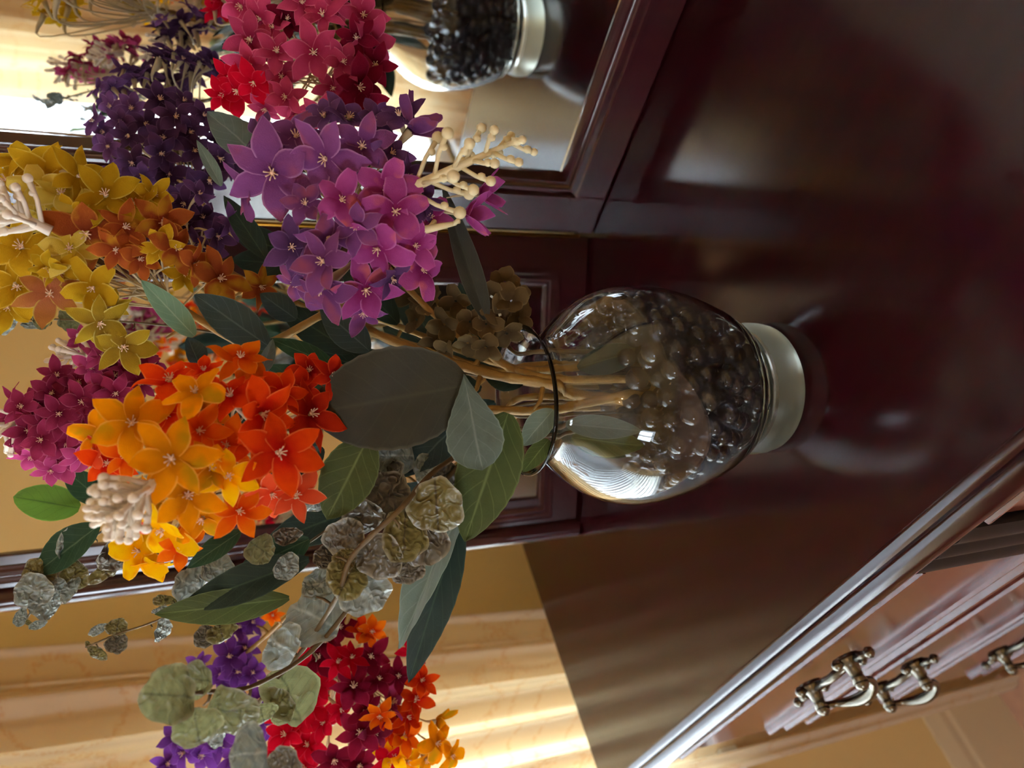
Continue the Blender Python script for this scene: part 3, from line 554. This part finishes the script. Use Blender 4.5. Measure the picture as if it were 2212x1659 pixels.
# --- orange head in front
tA = flower_stem('front flower stem with an orange, red-orange and yellow head over the silver leaves', [P(500, 940, .405), P(640, 925, .42), P(860, 900, .435), P(1040, 885, .445), P_in(.004, -.012, .172), P_in(.006, -.006, .12), P_in(.008, .0, .075)], .0032)
florets(tA, '367,821,72,ro;421,847,62,oy,round,-.01;519,773,62,og;500,856,78,ro;566,895,76,ro;671,893,76,dr;603,977,82,ro,,-.012;490,961,64,og;718,811,54,dr;668,800,50,dr;650,843,48,dr;516,1104,66,og;585,1066,60,co;640,1069,56,co;358,895,56,ro;285,915,84,oy,,-.012;221,940,62,oy,round;372,990,98,oy,,-.028;405,1069,78,oy,,-.015;437,1120,56,oy,round;352,1142,72,ye,round,-.01;300,1190,66,ye,round;335,1222,52,ye;231,1000,58,ro;494,1028,58,ye,,-.008;206,975,48,co;555,1010,55,og;430,930,60,og;545,950,55,ro;455,1010,62,oy,,-.012;610,850,55,ro;450,890,52,oy;640,960,48,dr;270,985,52,og;560,830,48,og;330,1070,58,oy;390,1180,48,og;300,1120,50,co;440,800,45,ro',
        (440, 985), .36, .022, (520, 935, .405), 11, 230)
bud_spike(tA, (345, 1035), (232, 1125), .335, .318, 34, .0138, BUDW, .0023, 3)
# --- mauve head
tB = flower_stem('flower stem with the mauve and orchid pink head in front of the mirror', [P(740, 470, .44), P(850, 590, .455), P(960, 700, .46), P(1060, 770, .458), P_in(.010, .008, .172), P_in(.004, .010, .12), P_in(.0, .010, .07)], .0030)
florets(tB, '639,297,84,ma;589,373,92,ma,,-.01;703,342,86,ma,,-.008;782,316,74,ma;528,415,62,ma;560,291,52,du;737,433,64,pk,round;835,408,62,pk,round;699,565,66,ma,,-.012;696,620,86,ma;790,625,72,pk;709,511,76,ma;630,533,62,du;816,536,66,pk,round;854,457,70,pk,round;915,435,54,du;1008,462,50,pk,cup;1038,418,44,pk,cup;911,583,56,pk,round;896,530,54,pk,round;785,675,58,ma;889,280,66,ma,cup;862,250,58,du;753,255,60,du;848,602,48,du;770,490,56,ma;660,440,50,ma;670,590,46,du;845,330,54,du;815,258,48,du;700,250,50,du;880,380,48,du;930,470,46,pk,round;640,610,50,ma',
        (740, 450), .385, .022, (760, 490, .44), 12, 200)
bud_spike(tB, (845, 425), (1112, 305), .395, .385, 17, .019, BUDM, .0033, 5)
bud_spike(tB, (850, 510), (985, 482), .40, .40, 3, .006, BUDM, .0016, 6)
# --- yellow head
tC = flower_stem('flower stem with the golden yellow and orange-brown head beside the dark purple one', [P(330, 620, .425), P(430, 690, .43), P(560, 745, .44), P(735, 665, .445), P(800, 715, .445), P(940, 770, .445), P(1060, 808, .447), P(1190, 830, .447), P_in(.006, .0, .155), P_in(.0, -.004, .11), P_in(-.006, -.004, .065)], .0037)
florets(tC, '228,421,72,gy;110,386,76,gy;47,348,70,gy;16,389,62,gy;80,408,56,ly,round;187,504,80,ob;269,492,56,ob;351,482,60,ob;150,536,62,ly;47,533,72,gy;38,618,70,gy;108,634,64,sb;202,621,62,gy,round;215,697,64,og2;266,748,58,og2;421,571,52,ob;475,602,64,ob;563,618,44,ob;380,536,54,ob;133,419,58,ly,round;345,533,50,gy;19,663,52,gy;104,580,46,gy;396,590,42,gy;290,440,56,gy;250,540,50,ob;-20,470,60,gy;-30,580,60,gy;160,470,52,gy;90,480,50,ly;300,560,44,ob;330,420,46,gy;170,380,60,gy;240,660,40,og2;130,590,44,gy',
        (180, 540), .395, .02, (400, 670, .43), 13, 230)
bud_spike(tC, (110, 500), (-15, 440), .385, .372, 20, .014, BUDW, .0024, 8)
# --- dark purple head near the mirror
tD = flower_stem('flower stem with the dark purple head next to the mirror edge', [P(400, 400, .522), P(520, 520, .515), P(700, 640, .50), P(900, 720, .48), P(1060, 780, .465), P_in(.016, .010, .172), P_in(.018, .012, .12), P_in(.016, .012, .07)], .0027)
florets(tD, '202,262,38,du;240,228,38,du;234,316,36,du;285,234,40,du;345,215,46,dp;380,253,46,dp;316,269,40,dp;278,294,38,dp;396,218,40,dp;354,297,42,dp;285,351,46,dp;348,332,42,dp;411,285,44,dp;421,326,44,dp;326,411,46,dp;418,408,50,dp;380,427,44,dp;452,389,44,dp;253,376,38,du;475,342,42,dp;440,250,40,dp;310,380,40,dp;365,375,42,dp;260,262,34,du;225,285,34,du;470,300,42,dp;500,350,40,dp;400,460,36,dp;350,445,36,dp',
        (345, 320), .495, .012, (440, 440, .522), 14, 150, rscale=.92)
# --- crimson-pink head against the mirror
tE = flower_stem('flower stem with the crimson pink head right against the mirror glass', [P(700, 150, .485), P(700, 250, .485), P(780, 420, .485), P(900, 600, .475), P(1050, 760, .468), P_in(.018, .002, .172), P_in(.016, .0, .12), P_in(.012, -.002, .07)], .0028)
florets(tE, '522,13,56,cr;541,85,58,cr;541,140,58,cr;677,114,66,cr,,-.01;598,111,48,cr;608,165,48,cr;573,234,52,cr;563,41,50,cr;785,32,54,cr;804,92,62,cr;740,133,52,cr;775,188,66,dk;617,209,48,cr;696,32,50,cr;769,82,46,dk;652,6,50,cr;513,196,52,rd;548,177,48,rd;690,245,46,cr;500,165,44,rd;730,10,46,cr;620,40,44,dk;810,140,48,dk;720,190,44,cr;790,215,50,dk;590,60,40,cr;640,250,44,cr;480,205,38,rd',
        (670, 110), .455, .016, (700, 200, .48), 15, 170, rscale=.95)
# --- plum head behind, in front of the wing mirror
tF = flower_stem('flower stem with the plum magenta head behind the orange one', [P(260, 850, .45), P(420, 840, .46), P(640, 820, .47), P(880, 800, .475), P(1060, 800, .475), P_in(-.004, .018, .172), P_in(-.008, .016, .12), P_in(-.010, .014, .07)], .0027)
florets(tF, '123,811,42,pl;28,868,40,pl;79,875,46,pl;127,894,46,pl;177,868,46,pl;168,825,40,pl;222,837,44,pl;247,811,42,pl;269,789,42,pp;196,795,40,pp;300,780,38,pl;177,735,36,pp;19,903,40,pp;70,985,46,pp;133,1000,46,pp;95,917,46,pl;133,904,46,pl;177,927,46,pl;142,958,46,pl;89,950,46,pl;190,905,42,pl;47,879,40,pl;60,930,42,pl;210,880,40,pl;110,850,38,pl;330,790,38,pl;300,830,40,pl;220,770,36,pp;170,985,42,pp;45,950,36,pl;110,1015,36,pp;250,850,42,pl',
        (140, 890), .425, .012, (280, 845, .45), 16, 140)
bud_spike(tF, (60, 895), (-20, 945), .43, .43, 16, .014, BUDW, .002, 9)
bud_spike(tF, (215, 775), (125, 765), .44, .44, 14, .011, BUDW, .0018, 10)
# --- second dark purple head, between the yellow head and the mirror (it shows in the mirror)
tJ = flower_stem('dark purple flower head tucked behind the golden one, mostly seen in the mirror', [P(420, 540, .445), P(560, 620, .455), P(760, 700, .465), P(940, 760, .468), P(1070, 800, .468), P_in(.012, .018, .172), P_in(.010, .018, .12), P_in(.008, .016, .07)], .0026)
florets(tJ, '402,486,44,dp;360,470,40,dp;440,470,42,dp;470,510,40,dp;340,510,40,dp;420,530,42,dp;380,520,42,dp;450,545,38,dp;500,480,38,du;400,440,38,dp;350,440,34,du;430,420,36,du',
        (410, 490), .462, -.012, (430, 545, .445), 21, 90)
bud_spike(tJ, (360, 470), (300, 440), .46, .475, 12, .009, BUDW, .0018, 12)
# --- red head low on the left
tG = flower_stem('flower stem with the crimson, red and amber head in front of the curtain', [P(700, 1470, .53), P(740, 1360, .53), P(830, 1200, .52), P(950, 1040, .50), P(1080, 930, .48), P_in(-.018, .006, .172), P_in(-.016, .004, .12), P_in(-.012, .004, .07)], .0028)
florets(tG, '763,1485,58,dk,,-.01;778,1582,58,dk,,-.01;617,1587,54,rd;801,1419,48,dk;703,1387,46,dk;734,1355,42,dk;652,1450,48,rd;690,1419,44,dk;848,1517,46,pl;820,1466,42,dk;892,1406,34,rd;911,1470,40,ro;897,1510,46,ro;880,1548,46,ro;873,1590,46,og;721,1640,54,dk;775,1655,48,dk;835,1650,48,rd;943,1558,34,oy,cup;943,1604,46,oy,round;975,1632,38,oy,round;848,1628,42,ye;880,1645,40,ye;810,1583,44,pl;677,1523,46,rd;633,1555,50,rd;664,1609,46,rd;785,1535,46,dk;804,1365,38,og;590,1330,26,og;595,1630,42,rd;700,1560,46,rd;735,1530,44,rd;840,1570,44,ro;660,1660,46,rd;615,1490,44,rd;730,1430,44,rd;860,1460,40,dk;780,1360,36,ro;920,1640,40,oy;760,1420,40,rd;600,1540,40,rd;870,1670,44,oy;690,1480,42,rd;820,1545,40,og',
        (745, 1530), .515, .012, (725, 1400, .53), 17, 170, rscale=.93)
# --- violet head far left
tH = flower_stem('flower stem with the small violet head among the round grey leaves', [P(500, 1440, .56), P(600, 1350, .56), P(760, 1200, .54), P(930, 1020, .51), P(1080, 900, .485), P_in(-.014, .014, .172), P_in(-.014, .010, .12), P_in(-.014, .006, .07)], .0026)
florets(tH, '494,1419,42,vi;427,1435,30,vi;475,1458,36,vi;513,1452,38,vi;547,1454,36,vi;516,1356,36,vi;380,1592,42,vi;396,1626,40,vi;364,1650,40,vi;437,1630,40,vi;538,1590,40,vi;557,1558,36,vi;530,1400,32,vi;560,1510,36,vi;470,1600,38,vi;420,1580,36,vi;545,1345,30,vi;500,1640,38,vi;520,1540,34,vi;500,1490,34,vi',
        (475, 1530), .55, .010, (530, 1440, .565), 18, 150)

# --- leaves, each on the stem it belongs to
L = leaf
L(tA, (1010, 832), (674, 892), 222, .405, .395, 'olive', 0, .95, .50, .10, .05, .012, 1)
L(tA, (800, 938), (703, 1124), 118, .405, .40, 'green', 8, .95, .72, .18, .06, .012, 2)
L(tA, (1002, 808), (1040, 1016), 124, .40, .392, 'grey', 12, 1.9, .62, .38, .05, .018, 3)
L(tA, (1098, 893), (1002, 1172), 138, .415, .41, 'green', 5, .85, .72, .12, .05, .012, 4)
L(tG, (995, 1120), (876, 1484), 92, .455, .47, 'dark', 10, .8, .8, .2, .05, .01, 5)
L(tG, (1012, 1075), (838, 1400), 80, .435, .45, 'pale', 48, .85, .8, .55, .08, .012, 6)
L(tH, (668, 1208), (372, 1317), 82, .42, .43, 'dark', 10, .85, .8, .3, .06, .008, 7)
L(tH, (625, 1292), (328, 1330), 74, .43, .425, 'green', -10, .9, .8, .3, .05, .008, 8)
L(tA, (520, 1148), (400, 1228), 48, .41, .405, 'deep', 12, .8, .8, .3, .08, .008, 9)
L(tH, (668, 1165), (511, 1238), 74, .43, .43, 'deep', -8, .8, .8, .3, .06, .01, 10)
L(tF, (172, 1098), (27, 1072), 78, .48, .47, 'bright', 5, .9, .6, .25, .05, .004, 11)
L(tF, (235, 1095), (138, 1012), 60, .46, .47, 'deep', 10, .9, .7, .3, .05, .004, 12)
L(tC, (420, 726), (306, 604), 54, .40, .385, 'teal', 10, .8, .75, .45, .06, .006, 13)
L(tC, (585, 752), (420, 634), 82, .415, .40, 'blue', 10, .95, .75, .4, .06, .01, 14)
L(tC, (430, 790), (408, 728), 44, .405, .40, 'blue', 25, .85, .7, .7, .1, .006, 15)
L(tC, (670, 575), (495, 560), 74, .455, .46, 'dark', 0, .9, .8, .2, .06, .008, 16)
L(tD, (565, 345), (448, 236), 82, .455, .45, 'grey', 30, .8, .8, .2, .06, .008, 17)
L(tD, (478, 402), (426, 300), 28, .44, .435, 'pale', 20, .8, .8, .3, .06, .006, 18)
L(tD, (575, 560), (482, 418), 50, .45, .455, 'dark', 10, .85, .8, .25, .05, .006, 19)
L(tB, (1050, 690), (952, 404), 52, .45, .445, 'olive', 10, .7, .8, .5, -.10, .006, 20)
L(tB, (798, 758), (690, 662), 74, .44, .435, 'blue', 0, .85, .8, .25, .06, .006, 21)
L(tC, (640, 690), (562, 632), 56, .445, .44, 'blue', 15, .85, .8, .3, .06, .006, 22)
L(tC, (720, 790), (580, 728), 44, .43, .425, 'deep', 20, .8, .8, .3, .05, .008, 23)
L(tA, (560, 808), (592, 735), 32, .40, .395, 'grey', 30, .8, .8, .5, .08, .006, 24)
L(tA, (1195, 885), (1128, 962), 56, .43, .425, 'pale', 15, .9, .7, .4, .05, .006, 25)
L(tA, (1185, 950), (1130, 1018), 42, .43, .42, 'green', 10, .9, .7, .3, .05, .006, 26)
L(tF, (1000, 905), (880, 1020), 86, .445, .44, 'blue', 25, .85, .75, .3, .05, .008, 27)
L(tH, (215, 1135), (70, 1240), 74, .45, .45, 'deep', 20, .9, .7, .5, .06, .006, 28)
L(tE, (620, 220), (480, 130), 66, .50, .505, 'dark', 10, .85, .8, .3, .05, .008, 29)
L(tD, (640, 330), (520, 270), 60, .50, .505, 'deep', 10, .85, .8, .3, .05, .008, 30)
L(tB, (860, 700), (730, 560), 70, .47, .475, 'dark', 10, .85, .8, .3, .05, .008, 31)
L(tC, (760, 760), (600, 660), 74, .455, .46, 'dark', 0, .85, .8, .3, .05, .008, 32)
L(tF, (760, 880), (560, 790), 84, .46, .47, 'deep', 0, .85, .8, .3, .05, .008, 33)
L(tF, (880, 830), (690, 760), 90, .46, .47, 'dark', 10, .85, .8, .3, .05, .008, 34)
L(tH, (960, 960), (760, 1010), 96, .47, .475, 'dark', 0, .85, .8, .3, .05, .008, 35)
L(tG, (960, 1060), (770, 1130), 90, .475, .48, 'dark', 0, .85, .8, .3, .05, .008, 36)
L(tH, (820, 1080), (560, 1180), 90, .475, .48, 'dark', 0, .85, .8, .3, .05, .008, 37)
L(tA, (700, 970), (560, 1060), 80, .43, .44, 'dark', 0, .85, .8, .3, .05, .008, 38)
L(tF, (560, 900), (350, 860), 90, .46, .48, 'dark', 0, .85, .8, .3, .05, .008, 39)
L(tC, (640, 560), (480, 480), 60, .48, .49, 'dark', 0, .85, .8, .3, .05, .008, 40)
L(tB, (1020, 760), (930, 650), 60, .475, .48, 'dark', 15, .85, .8, .3, .05, .008, 41)
L(tA, (1130, 830), (1040, 800), 60, .47, .475, 'dark', 15, .85, .8, .3, .05, .008, 42)

def leaf_w(t, A, B, W, n, mat, seed):
    A, B, n = Vector(A), Vector(B), Vector(n); y = (B - A).normalized(); n = (n - y * n.dot(y)).normalized(); x = y.cross(n); v, f, a, c = leaf_mesh((B - A).length, W, .85, .8, .3, .15, .008, seed)
    o = obj('leaf', mesh('leaf', v, f, LM[mat], attr=dict(along=a, across=c)), t); child_m(o, t, Matrix(((x.x, y.x, n.x, A.x), (x.y, y.y, n.y, A.y), (x.z, y.z, n.z, A.z), (0, 0, 0, 1))))
leaf_w(tA, (.0, -.030, .158), (-.012, -.036, .100), .018, (.6, -.7, .3), 'green', 51)
leaf_w(tG, (-.024, .0, .160), (-.034, -.016, .112), .016, (.4, -.8, .3), 'dark', 52)
leaf_w(tH, (-.016, -.020, .150), (-.030, -.030, .096), .014, (.5, -.8, .1), 'deep', 53)
leaf_w(tD, (.024, .004, .150), (.036, .006, .105), .018, (.7, -.7, .2), 'dark', 54)
leaf_w(tC, (.008, -.026, .165), (.014, -.040, .118), .014, (.8, -.6, .3), 'grey', 55)
for k, (b_, t_, w_, d1, d2) in enumerate((((1090, 780), (960, 640), 62, .50, .53), ((1080, 800), (900, 720), 66, .50, .53), ((1060, 760), (990, 600), 54, .51, .55), ((1000, 800), (820, 700), 76, .51, .55), ((960, 760), (840, 600), 70, .52, .56), ((1040, 840), (880, 830), 70, .49, .52), ((1070, 870), (930, 950), 66, .49, .52))):
    L(tF if k % 2 else tE, b_, t_, w_, d1, d2, 'dark', 10, .85, .8, .25, .06, .008, 60 + k)
# --- dried brown blossom by the vase rim
tN = flower_stem('dried brown blossom drooping just above the vase rim', [P(1060, 690, .47), P(1110, 760, .475), P_in(.026, .016, .172), P_in(.024, .016, .13), P_in(.02, .014, .08)], .002, STEMD, 'dried flower', 'dried_flower', 'flower stems in the vase')
florets(tN, '1090,610,34,br,dry;1062,640,36,br,dry;1105,650,38,br,dry;1080,680,36,br,dry;1120,685,34,br,dry;1050,700,34,br,dry;1095,720,36,br,dry;1015,695,34,br,dry;1010,740,32,br,dry;960,700,34,br,dry;940,740,34,br,dry;985,650,32,br,dry;930,650,34,br,dry;900,690,32,br,dry;1050,750,32,br,dry;965,760,30,br,dry;890,640,34,br,dry;1120,640,28,br,dry',
        (1050, 680), .45, .012, (1080, 730, .475), 19, 110, stalks=False)

# --- eucalyptus sprigs
def euc_mesh(seed, el=1.0):
    r = random.Random(seed); NRr, NS = 9, 32; vs, fs, al, ac = [(0, 0, 0)], [], [0.5], [0.0]; rim = [0.0]; off = Vector((r.uniform(0, 50), r.uniform(0, 50), 0)); ang = r.uniform(0, 3.14)
    for i in range(1, NRr + 1):
        q = i / NRr
        for k in range(NS):
            a = 2 * math.pi * k / NS; rr = q * (1 + .06 * math.sin(3 * a + seed) + .04 * math.sin(7 * a + 2 * seed)); x, y = rr * math.cos(a), rr * math.sin(a) * el
            u = x * math.cos(ang) + y * math.sin(ang); nz = noise.noise(Vector((x * 2.2, y * 2.2, 0)) + off)
            z = .20 * nz + .06 * q * math.sin(13 * u + 6 * nz) + .05 * noise.noise(Vector((x * 5, y * 5, 3)) + off) + .14 * q * q * math.sin(2 * a + seed)
            vs.append((x, y, z)); al.append(y / 2 + .5); ac.append(min(1, abs(x))); rim.append(q)
    for k in range(NS): fs.append((0, 1 + k, 1 + (k + 1) % NS))
    for i in range(NRr - 1):
        for k in range(NS): fs.append((1 + i * NS + k, 1 + (i + 1) * NS + k, 1 + (i + 1) * NS + (k + 1) % NS, 1 + i * NS + (k + 1) % NS))
    return vs, fs, al, ac, rim
def euc_mat(name, c, vein, tr=.15):
    m = leaf_mat(name, c, vein, tr=tr, rough=.38, spec=.6); nt = m.node_tree; b = [n for n in nt.nodes if n.type == 'BSDF_PRINCIPLED'][0]
    tc = nt.nodes.new('ShaderNodeTexCoord'); nz = nt.nodes.new('ShaderNodeTexNoise'); nz.inputs['Scale'].default_value = 2.1; nz.inputs['Detail'].default_value = 0; nz.inputs['Distortion'].default_value = .9; nt.links.new(tc.outputs['Object'], nz.inputs['Vector'])
    rg_ = nt.nodes.new('ShaderNodeMath'); rg_.operation = 'SUBTRACT'; rg_.inputs[1].default_value = .5; nt.links.new(nz.outputs['Fac'], rg_.inputs[0]); ab = nt.nodes.new('ShaderNodeMath'); ab.operation = 'ABSOLUTE'; nt.links.new(rg_.outputs[0], ab.inputs[0])
    bp = nt.nodes.new('ShaderNodeBump'); bp.invert = True; bp.inputs['Strength'].default_value = .9; bp.inputs['Distance'].default_value = .005; nt.links.new(ab.outputs[0], bp.inputs['Height']); nt.links.new(bp.outputs[0], b.inputs['Normal'])
    ar = nt.nodes.new('ShaderNodeAttribute'); ar.attribute_name = 'rim'; mr = nt.nodes.new('ShaderNodeMapRange'); mr.inputs[1].default_value = .86; mr.inputs[2].default_value = 1.0; mr.inputs[4].default_value = .6; nt.links.new(ar.outputs['Fac'], mr.inputs[0])
    src = b.inputs['Base Color'].links[0].from_socket; mx = nt.nodes.new('ShaderNodeMix'); mx.data_type = 'RGBA'; nt.links.new(mr.outputs[0], mx.inputs[0]); nt.links.new(src, mx.inputs[6]); mx.inputs[7].default_value = (.48, .48, .40, 1); nt.links.new(mx.outputs[2], b.inputs['Base Color'])
    b.inputs['Coat Weight'].default_value = .3; b.inputs['Coat Roughness'].default_value = .32; nt.links.new(bp.outputs[0], b.inputs['Coat Normal']); return m
EM = dict(o=euc_mat('eucalyptus_olive', (112, 104, 56), (70, 60, 36), .22), g=euc_mat('eucalyptus_grey_brown', (94, 87, 72), (72, 65, 54)),
          s=euc_mat('eucalyptus_silver', (132, 144, 138), (176, 186, 182)), p=euc_mat('eucalyptus_sage', (124, 126, 86), (92, 94, 62), .38))
EUM = {}
def eucalyptus(label, stem, data, seed, rs=.0014, d=None):
    r = random.Random(seed); t = flower_stem(label, stem, rs, STEMD, 'foliage', 'eucalyptus_sprig', 'eucalyptus sprigs in the vase')
    for e in data.split(';'):
        q = [k.strip() for k in e.split(',')]
        px, py, rr, col, dd = float(q[0]), float(q[1]), float(q[2]), q[3], float(q[4]); el = float(q[5]) if len(q) > 5 else 1.0; rot = float(q[6]) if len(q) > 6 else r.uniform(0, 360)
        key = (r.randrange(5), col, el)
        if key not in EUM:
            v, f, a, c, rm = euc_mesh(key[0] * 7 + 1, el); EUM[key] = mesh('leaf', v, f, EM[col], attr=dict(along=a, across=c, rim=rm))
        p = P(px, py, dd); n = (CAM - p).normalized() + Vector((r.uniform(-1, 1), r.uniform(-1, 1), r.uniform(-1, 1))) * .55; n.normalize()
        x = (RIGHT * math.cos(math.radians(rot)) + DOWN * math.sin(math.radians(rot))); x = (x - n * x.dot(n)).normalized(); y = n.cross(x); s = rr * dd / F_PX * 1.06
        o = obj('leaf', EUM[key], t); child_m(o, t, Matrix(((x.x * s, y.x * s, n.x * s, p.x), (x.y * s, y.y * s, n.y * s, p.y), (x.z * s, y.z * s, n.z * s, p.z), (0, 0, 0, 1))))
    return t
eucalyptus('large eucalyptus sprig with crinkled olive and silver leaves beside the orange head', [P(532, 1560, .415), P(589, 1476, .415), P(655, 1403, .41), P(728, 1289, .388), P(763, 1199, .384), P(864, 1100, .388), P(943, 1015, .42), P(1080, 930, .45), P_in(-.016, -.010, .172), P_in(-.012, -.008, .12), P_in(-.008, -.008, .075)],
    '854,984,44,s,.43;839,1072,52,g,.415;943,1094,58,o,.40;782,1110,46,g,.41;744,1164,44,g,.40;873,1158,54,o,.395;820,1202,50,g,.392;915,1170,52,g,.41;750,1249,44,o,.388;788,1275,54,s,.40;563,1186,33,p,.41;620,1158,30,g,.41,.6,80;619,1224,30,s,.40,.8;829,1028,44,g,.425;706,1205,28,g,.41;677,1085,36,s,.42,.6,90;677,1330,70,s,.408,.85;610,1397,64,s,.395,.5,35;627,1498,60,p,.41;601,1523,42,p,.402,.7;690,1260,36,s,.415;960,1040,40,g,.435;880,1225,36,g,.41;745,1210,26,o,.392;930,1015,36,s,.44', 31, .0019)
eucalyptus('blurred eucalyptus sprig with sage leaves nearest the camera at the far left', [P(395, 1500, .335), P(470, 1492, .35), P(560, 1476, .37), P(700, 1380, .40), P(880, 1140, .42), P(1040, 960, .445), P_in(-.022, -.012, .172), P_in(-.018, -.012, .12), P_in(-.012, -.010, .078)],
    '368,1502,60,p,.325;425,1468,40,p,.345,.8;503,1535,52,p,.345;425,1570,52,p,.332,.7,70;540,1628,64,s,.32,.6,10;612,1655,40,g,.335;466,1592,30,s,.35,.6;565,1540,32,p,.365,.6,60', 32, .0017)
eucalyptus('eucalyptus sprig reaching highest left, crossing the wing mirror frame', [P(52, 1345, .455), P(85, 1295, .455), P(125, 1240, .455), P(225, 1145, .455), P(420, 1080, .455), P(700, 1010, .455), P(960, 930, .46), P_in(-.008, .004, .174), P_in(-.008, .0, .12), P_in(-.004, -.002, .078)],
    '85,1238,32,o,.45;161,1242,32,o,.46,.8;73,1276,36,s,.445;98,1303,34,s,.45;152,1273,28,s,.455,.5,20;44,1333,20,s,.45,.6,10;82,1349,18,s,.45,.5,70;228,1235,40,o,.45,.35,60;118,1275,26,s,.452;250,1197,40,g,.45,.8;243,1222,22,p,.46,.6;140,1170,36,s,.45,.35,20;60,1345,12,o,.452,.4,120', 33, .0011)
eucalyptus('thin eucalyptus sprig with tiny paired leaves in front of the curtain', [P(185, 1398, .46), P(212, 1387, .46), P(253, 1370, .46), P(340, 1340, .455), P(440, 1290, .452), P(640, 1190, .45), P(900, 1000, .455), P(1060, 900, .46), P_in(-.014, -.002, .174), P_in(-.012, -.004, .12), P_in(-.008, -.006, .08)],
    '351,1362,26,s,.455,.75;357,1297,24,o,.455,.5,70;212,1360,20,s,.46,.5,60;212,1412,22,o,.46,.5,120;253,1355,22,o,.46,.8;252,1390,22,g,.46;411,1262,44,s,.45,.7,40;471,1228,32,s,.455;478,1366,32,o,.46,.6,60;345,1318,16,s,.455,.5;192,1397,14,o,.46,.35,150;445,1375,24,g,.46', 34, .0010)
eucalyptus('small eucalyptus tip peeping out below the yellow head', [P(60, 690, .47), P(130, 690, .47), P(330, 700, .47), P(600, 740, .475), P(900, 790, .475), P_in(.0, .016, .174), P_in(.002, .016, .12), P_in(.004, .014, .08)],
    '22,697,30,s,.47,.4,30;73,702,24,s,.47,.35,80;92,691,20,p,.47;149,692,26,p,.475;8,650,24,s,.47;40,660,20,s,.47', 35, .0010)

# ---------------------------------------------------------------- ceiling lamp (its two warm bulbs glint in the beads)
lamp = thing('ceiling_lamp', 'two-bulb ceiling lamp with warm light above the room', 'lamp', (1.15, -1.2, CEIL))
mb = MB(); mb.lathe([(0, 0), (.11, 0), (.12, -.02), (.06, -.045), (.02, -.05), (.02, -.16), (0, -.16)], 24); mb.tube([(-.09, 0, -.12), (.09, 0, -.12)], .01, 8); mb.build('lamp_body', BRASS, lamp, smooth=True)
for s in (-1, 1):
    mb = MB(); mb.lathe([(0, -.13), (.008, -.133), (.013, -.148), (.010, -.164), (0, -.170)], 16)
    m, nt, out = new_mat('warm_bulb'); em = nt.nodes.new('ShaderNodeEmission'); em.inputs[0].default_value = (1, .62, .30, 1); em.inputs[1].default_value = 300; nt.links.new(em.outputs[0], out.inputs[0])
    mb.build('bulb', m, lamp, smooth=True, loc=(s * .09, 0, 0))
